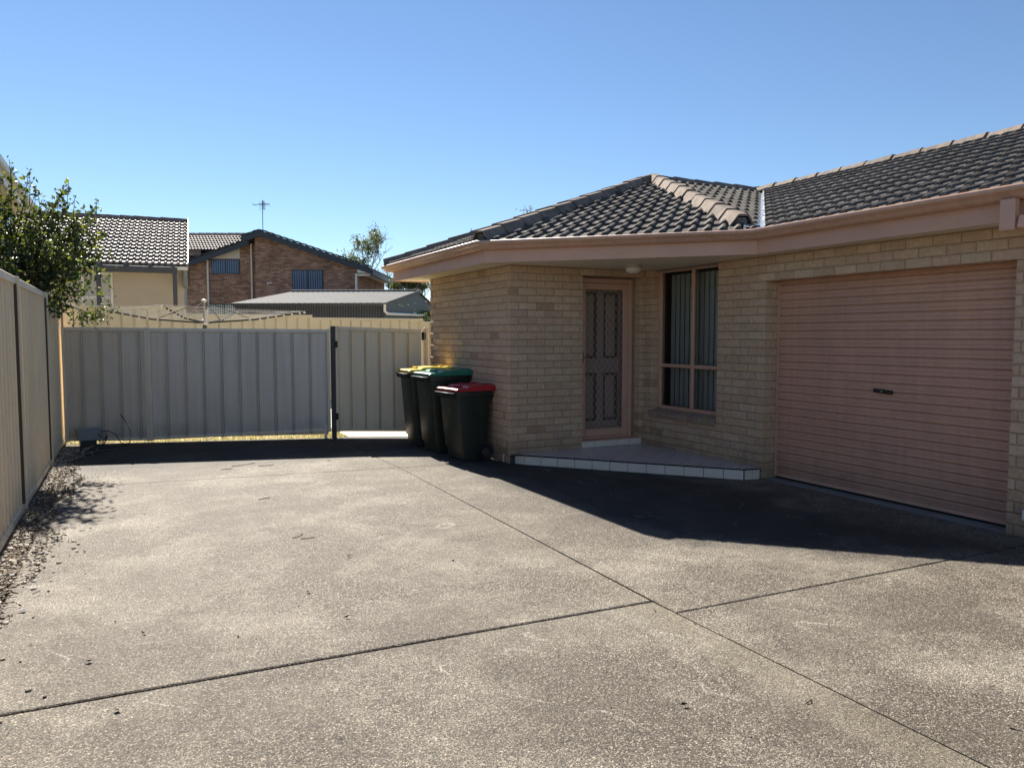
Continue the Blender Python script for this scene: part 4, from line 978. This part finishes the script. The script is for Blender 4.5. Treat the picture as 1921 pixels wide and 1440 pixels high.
g = MB(); g.bbox((4.36,-.08,-.05),(4.46,-.01,4.55),.01); g.bbox((4.461,-.08,4.42),(5.12,-.01,4.52),.01); g.build('downpipe', M_white, BH)
g = MB(); g.bbox((.16,-.07,4.05),(.30,-.0,4.12),.01); g.tube([(.2,-.07,4.08),(.12,-.14,4.05)], .03, 8, r2=.045); g.build('flood_light', M_white, BH)
g = MB(); g.bbox((-.53,-.03,-.05),(-.51,.98,6.2),.003) if False else None
# lit tiled wing behind
g = MB(); tile_plane(g, (-6.5,1.9), (1,0), (0,1), .47, 0, 5.6, 2.25, [((-.9,0),(-1,0))], z0=5.90, amp=.03, thick=.065, roll=.165, detail=False)
g.face([(-6.5,1.9,5.89),(-.9,1.9,5.89),(-.9,4.2,6.96),(-6.5,4.2,6.96)]); g.face([(-6.5,4.2,6.96),(-.9,4.2,6.96),(-.9,7,5.7),(-6.5,7,5.7)])
wr = g.build('roof', M_tile2, BH, recalc=False); g, bd = MB(), MB(); caps(g, bd, (-6.5,4.2,6.97), (-.9,4.2,6.97)); g.build('ridge_cap', M_cap, wr)
g = MB(); g.box((-6.3,2.2,-.05),(-4.61,6.8,5.9)); g.box((-6.5,1.85,5.60),(-3.9,1.9,5.88)); g.build('wall', M_bb, BH)
AN = thing('tv_antenna', 'thin metal television antenna on the gable peak of the brick house', 'antenna', fr(-12.13,37.1), -th)
AN.location = (AN.location[0], AN.location[1], 6.55)
M_ant = mat('antenna_metal', (.10,.10,.11), .4, metal=.5)
g = MB(); g.tube([(0,0,-.05),(0,0,1.5)], .018, 6); g.build('mast', M_ant, AN)
g = MB(); g.tube([(-.45,0,1.30),(.35,0,1.36)], .012, 5)
for x in (-.4,-.12,-.04,.05,.12,.2,.3): g.tube([(x,-.3,1.33),(x,.3,1.33)], .009, 4); g.tube([(x*.35+.02,0,1.1-abs(x)*.2),(x*.35+.02,0,1.55-abs(x)*.3)], .008, 4)
g.tube([(0,0,.9),(.04,0,.95),(.03,0,1.02)], .004, 4); g.build('elements', M_ant, AN)

# ---------------------------------------------------------------- shed
SH = thing('metal_shed', 'long dark corrugated shed with pale low metal roof behind the back fence', 'shed', fr(-8.79,24), -RAD(30.7))
M_shed = mat('shed_steel', (.05,.057,.072), .5, .1, 2); M_shroof = mat('zinc_roof', (.13,.135,.14), .8, .12, 1.5, streak=.1, spec=.12)
def corr(mb, p0, p1, zf, pitch=.085, d=.014, n=4):
    P0, P1 = Vector(p0), Vector(p1); L = (P1-P0).length; dd = (P1-P0)/L; nr = Vector((dd.y,-dd.x)); N_ = int(L/pitch*n); v = []
    for i in range(N_+1):
        s = L*i/N_; o = d*sin(2*pi*s/pitch); q = P0+dd*s+nr*o; v += [(q.x,q.y,-.05),(q.x,q.y,zf(s))]
    mb.poly(v, [(2*i,2*i+2,2*i+3,2*i+1) for i in range(N_)])
SL, SD_, RZ0, RZ1 = 4.85, 5.3, 2.53, 3.20
g = MB(); corr(g, (0,0), (SL,0), lambda s: RZ0-.03); corr(g, (0,2*SD_), (0,0), lambda s: RZ0-.03+(RZ1-RZ0)*(1-abs(s-SD_)/SD_)); g.build('wall', M_shed, SH, recalc=False)
g = MB(); g.face([(SL,0,-.05),(SL,2*SD_,-.05),(SL,2*SD_,RZ0-.03),(SL,SD_,RZ1-.03),(SL,0,RZ0-.03)]); g.build('gable_wall', mat('shed_gable', (.05,.065,.065), .6), SH, recalc=False)
g = MB(); v = []; n = int(SL/.19*6)
for i in range(n+1):
    x = -.08+(SL+.16)*i/n; h = .012 if (i % 6) in (0,1) else 0
    v += [(x,-.08,RZ0+h),(x,SD_,RZ1+h),(x,2*SD_+.08,RZ0+h)]
g.poly(v, [(3*i,3*i+3,3*i+4,3*i+1) for i in range(n)]+[(3*i+1,3*i+4,3*i+5,3*i+2) for i in range(n)]); r = g.build('roof', M_shroof, SH, recalc=False)
g = MB(); g.tube([(-.1,SD_,RZ1+.03),(SL+.1,SD_,RZ1+.03)], .05, 8)
g.poly([(SL+.06,-.1,RZ0-.10),(SL+.09,-.1,RZ0-.10),(SL+.09,SD_,RZ1-.08),(SL+.06,SD_,RZ1-.08),(SL+.06,-.1,RZ0+.04),(SL+.09,-.1,RZ0+.04),(SL+.09,SD_,RZ1+.05),(SL+.06,SD_,RZ1+.05)], [(0,1,2,3),(7,6,5,4),(0,4,5,1),(1,5,6,2),(2,6,7,3),(3,7,4,0)]); g.build('flashing', M_shroof, r)
g = MB(); g.sweep([(0,-.08),(SL,-.08)], [(0,RZ0-.09),(.08,RZ0-.09),(.09,RZ0),(.08,RZ0),(.075,RZ0-.08),(0,RZ0-.08)]); g.build('gutter', M_shed, SH)
g = MB(); g.tube([(SL+.0,-.14,RZ0-.04),(SL+.0,-.15,RZ0-.26),(SL+.08,-.12,RZ0-.33),(SL+.14,.4,RZ0-.33),(SL+.14,6,RZ0-.22)], .045, 8); g.build('downpipe', M_white, SH, auto=50)

# ---------------------------------------------------------------- vegetation
def leafcard(mb, p, d, l, w, c, droop=.0):
    d = d.normalized(); s = d.cross(Vector((random.uniform(-1,1),random.uniform(-1,1),random.uniform(-1,1))))
    if s.length < .05: s = d.cross(Vector((0,0,1)))
    s.normalize(); n = s.cross(d)
    t = p+d*l; m_ = p+d*l*.45
    mb.poly([p, m_+s*w/2+n*w*.18, t, m_-s*w/2+n*w*.18, m_], [(0,4,1),(1,4,2),(2,4,3),(3,4,0)], c)
def rv(s=1.): return Vector((random.gauss(0,s),random.gauss(0,s),random.gauss(0,s)))
HC = [(.035,.058,.020),(.028,.048,.018),(.045,.070,.022),(.028,.040,.020),(.075,.10,.022),(.09,.125,.025)]
TR = thing('leafy_shrub', 'leafy green shrub leaning over the left fence in front of the tiled roofs', 'tree', (-1.55,10.6,0))
wood, leaf = MB(), MB()
O3 = Vector((-1.55,10.6,0)); hub = Vector((-1.35,10.65,1.55))
wood.tube([O3-O3, Vector((.05,.02,.8)), hub-O3], [.05,.042,.035], 8)
def shoot(a, b, r0=.014, dens=46, l=.055, bend=.12, fr_=.25, col=HC, lw=.58):
    a = Vector(a); b = Vector(b); mid = (a+b)/2+rv(bend*.5); pts = [a*(1-t)**2+mid*2*t*(1-t)+b*t*t for t in [i/7 for i in range(8)]]
    wood.tube([p-O3 for p in pts], r0, 5, r2=.003); L = (b-a).length; n = int(dens*L)
    for i in range(n):
        t = fr_+(1-fr_)*random.random()**.8; p = a*(1-t)**2+mid*2*t*(1-t)+b*t*t; dr = (b-a).normalized()*.5+rv(.6); q = p+rv(.045)*(1.25-t)
        ll = l*random.uniform(.6,1.2); leafcard(leaf, q-O3, dr, ll, ll*lw, stuffcol(col,.3))
    return pts
tipsT = [(-1.0,10.75,3.40),(-.95,10.9,3.22),(-.62,10.75,3.33),(-.72,10.9,3.15),(-.55,10.6,3.1),(-.30,10.7,3.10),(-.36,10.9,2.92),(-1.16,10.7,3.50),(-1.3,10.8,3.3),(-1.45,10.6,3.35),(-1.6,10.9,3.2),
        (-.2,10.6,2.75),(-.25,10.9,2.55),(-.5,10.4,2.8),(-.85,10.4,2.95),(-1.2,10.3,3.0),(-1.5,10.1,2.9),(-.3,10.3,2.4),(-.6,10.2,2.35),(-.9,10.1,2.5),(-.4,10.9,2.15),(-.75,10.6,2.3),(-1.1,10.0,2.4),(-1.3,9.6,2.35),(-1.0,9.5,2.2),(-1.45,9.2,2.25),(-.9,9.2,2.05),(-1.2,8.9,2.1),
        (-1.0,11.3,2.9),(-.6,11.4,2.7),(-1.4,11.2,3.1),(-.5,11.1,2.3)]
for t in tipsT:
    t = Vector(t); st = hub+rv(.06)+Vector((0,0,.15)); shoot(st, t, .012, 50, .070, .2, .3)
    for k in range(5):
        u = random.uniform(.35,.85); p = st.lerp(t,u)+rv(.05); shoot(p, p+Vector((random.uniform(-.2,.25),random.uniform(-.2,.2),random.uniform(.0,.4))), .006, 62, .066, .05, .05)
for t in tipsT[:9]:
    t = Vector(t); shoot(t-Vector((0,0,.35)), t+Vector((random.uniform(-.02,.04),0,.07)), .004, 45, .05, .02, .0)
# inner mass
for i in range(1150):
    p = Vector((-.82+random.gauss(0,.30),10.62+random.gauss(0,.30),2.33+random.gauss(0,.30)))
    if p.z < 1.75+max(0,(-.75-p.x))*1.2+.0 or p.x > -.12 or p.x < -1.75: continue
    ll = .078*random.uniform(.6,1.2); leafcard(leaf, p-O3, rv(1)+Vector((.1,0,-.25)), ll, ll*.6, stuffcol(HC,.3))
# drooping branch over the gate
pts = shoot((-.9,10.6,2.0), (-.28,10.85,1.72), .009, 20, .05, .03, .4)
for i in range(150):
    p = Vector((-.42+random.gauss(0,.10),10.83+random.gauss(0,.09),1.74+random.gauss(0,.055))); leafcard(leaf, p-O3, rv(.7)+Vector((.2,0,-.4)), .055*random.uniform(.6,1.2), .032, stuffcol(HC,.3))
for i in range(40):
    p = Vector((-.24+random.gauss(0,.07),10.83,1.84+random.gauss(0,.06))); leafcard(leaf, p-O3, rv(.7)+Vector((.3,0,0)), .05*random.uniform(.6,1.2), .03, stuffcol(HC,.3))
for i in range(120):
    p = Vector((-.78+random.gauss(0,.08),10.5+random.gauss(0,.1),1.84+random.gauss(0,.07))); leafcard(leaf, p-O3, rv(.7)+Vector((.1,0,-.4)), .055*random.uniform(.6,1.2), .034, stuffcol(HC,.3))
leaf.build('crown', M_leaf, TR, recalc=False); wood.build('trunk', M_bark, TR)

def gum(name, label, base, H, trunk_h, spread, leafy, seed, lean=0., leafsz=.16, levels=4, r=.16, nl=9):
    random.seed(seed); T_ = thing(name, label, 'tree', base); wd, lf = MB(), MB()
    def grow(p, d, L, r, lev):
        pts = [p]; q = p
        for i in range(4):
            d = (d+rv(.13)+Vector((0,0,.06))).normalized(); q = q+d*L/4; pts.append(q)
        wd.tube(pts, r, 5 if lev > 1 else 7, caps=False, r2=r*.6)
        if lev >= levels:
            f = leafy(pts[-1])
            for k in range(int(nl*f+random.random())):
                c = random.choice(pts[1:])+rv(L*.22); leafcard(lf, c, rv(.7)+Vector((0,0,-.3)), leafsz*random.uniform(.6,1.2), leafsz*.28, stuffcol([(.07,.10,.035),(.10,.13,.05),(.13,.14,.06),(.05,.08,.03)],.25))
            return
        for k in range(random.choice((3,3,4)) if lev else 4):
            a = random.uniform(0,6.28); tilt = random.uniform(.3,.75)*spread; s = Vector((cos(a),sin(a),0)); nd = (d*cos(tilt)+s*sin(tilt)).normalized(); grow(pts[random.choice((2,3,4,4))], nd, L*random.uniform(.6,.82), r*.55, lev+1)
    d0 = Vector((lean,0,1)).normalized(); wd.tube([(0,0,-.1), d0*trunk_h], r*1.3, 8, caps=False, r2=r)
    grow(d0*trunk_h, d0, H*.33, r, 0)
    if lf.v: lf.build('crown', M_gumleaf, T_, recalc=False)
    wd.build('trunk', M_gumbark, T_); return T_
gum('gum_tree', 'tall half bare gum tree with leafy left side behind the brick house', (15.0,48.7,-.1), 7.0, 2.5, 1.0, lambda p: 1.6 if (p.x < -.2 and p.z > 5.0) else (.5 if p.z < 6.2 and random.random() < .5 else .03), 5, lean=-.12, r=.12, nl=14, leafsz=.26)
gum('bare_tree', 'leafless thin tree just right of the gum tree, above the shed roof', (15.6,47.6,-.1), 4.6, 2.6, 1.15, lambda p: .02, 9, r=.08)
gum('ivy_tree', 'small tree with ivy dark stem low behind the shed, by the brick house downpipe', (14.3,47.0,-.1), 4.2, 2.6, 1.2, lambda p: .5 if random.random() < .5 else 0, 12, r=.10, nl=8, leafsz=.16)
gum('gum_tree', 'distant tree whose top twigs just show over the left hip of the unit roof', (13.0,21.6,-.1), 3.6, 2.35, .7, lambda p: 1, 15, r=.1, leafsz=.11, nl=9)
gum('gum_tree', 'dense grey green tree under the far eave end of the unit', (13.6,38.4,-.1), 4.0, 1.8, 1.1, lambda p: 1.5, 21, r=.12, leafsz=.2, nl=14)
random.seed(4)
PT = thing('palm_tree', 'yellow green palm showing between the shed gable and the unit wall', 'palm', (10.75,28.6,-.1))
g = MB(); g.tube([(0,0,-.1),(0,0,2.4)], .14, 8, r2=.1); g.build('trunk', M_bark, PT)
g = MB()
for k in range(26):
    a = random.uniform(0,6.28); e = random.uniform(.1,1.2); L = random.uniform(1.0,1.7); pts = []
    for i in range(9):
        t = i/8; pts.append(Vector((cos(a)*L*t*cos(e*.6), sin(a)*L*t*cos(e*.6), 2.4+L*t*sin(e)-.9*t*t*L)))
    for i in range(1,9):
        for j in range(4):
            p = pts[i-1].lerp(pts[i], j/4)
            for s in (-1,1):
                dr = Vector((-sin(a)*s,cos(a)*s,-.5))+(pts[i]-pts[i-1]).normalized()*.7; leafcard(g, p, dr, .38*(1-.5*i/9), .03, stuffcol([(.16,.19,.05),(.22,.22,.07),(.10,.14,.04)],.2))
g.build('crown', M_gumleaf, PT, recalc=False)
HG = thing('garden_bush', 'dark bush at the right end of the back fence, beside the shed gable', 'bush', (7.6,20.0,-.05))
g = MB()
for i in range(1500):
    p = Vector((random.gauss(0,.38),random.gauss(0,.3),1.35+random.gauss(0,.42))); leafcard(g, p, rv(1), .07, .04, stuffcol([(.03,.05,.025),(.05,.07,.04)],.3))
g.build('crown', M_leaf, HG, recalc=False); g = MB(); g.tube([(0,0,-.1),(0,0,1.2)], .04, 6); g.build('trunk', M_bark, HG)
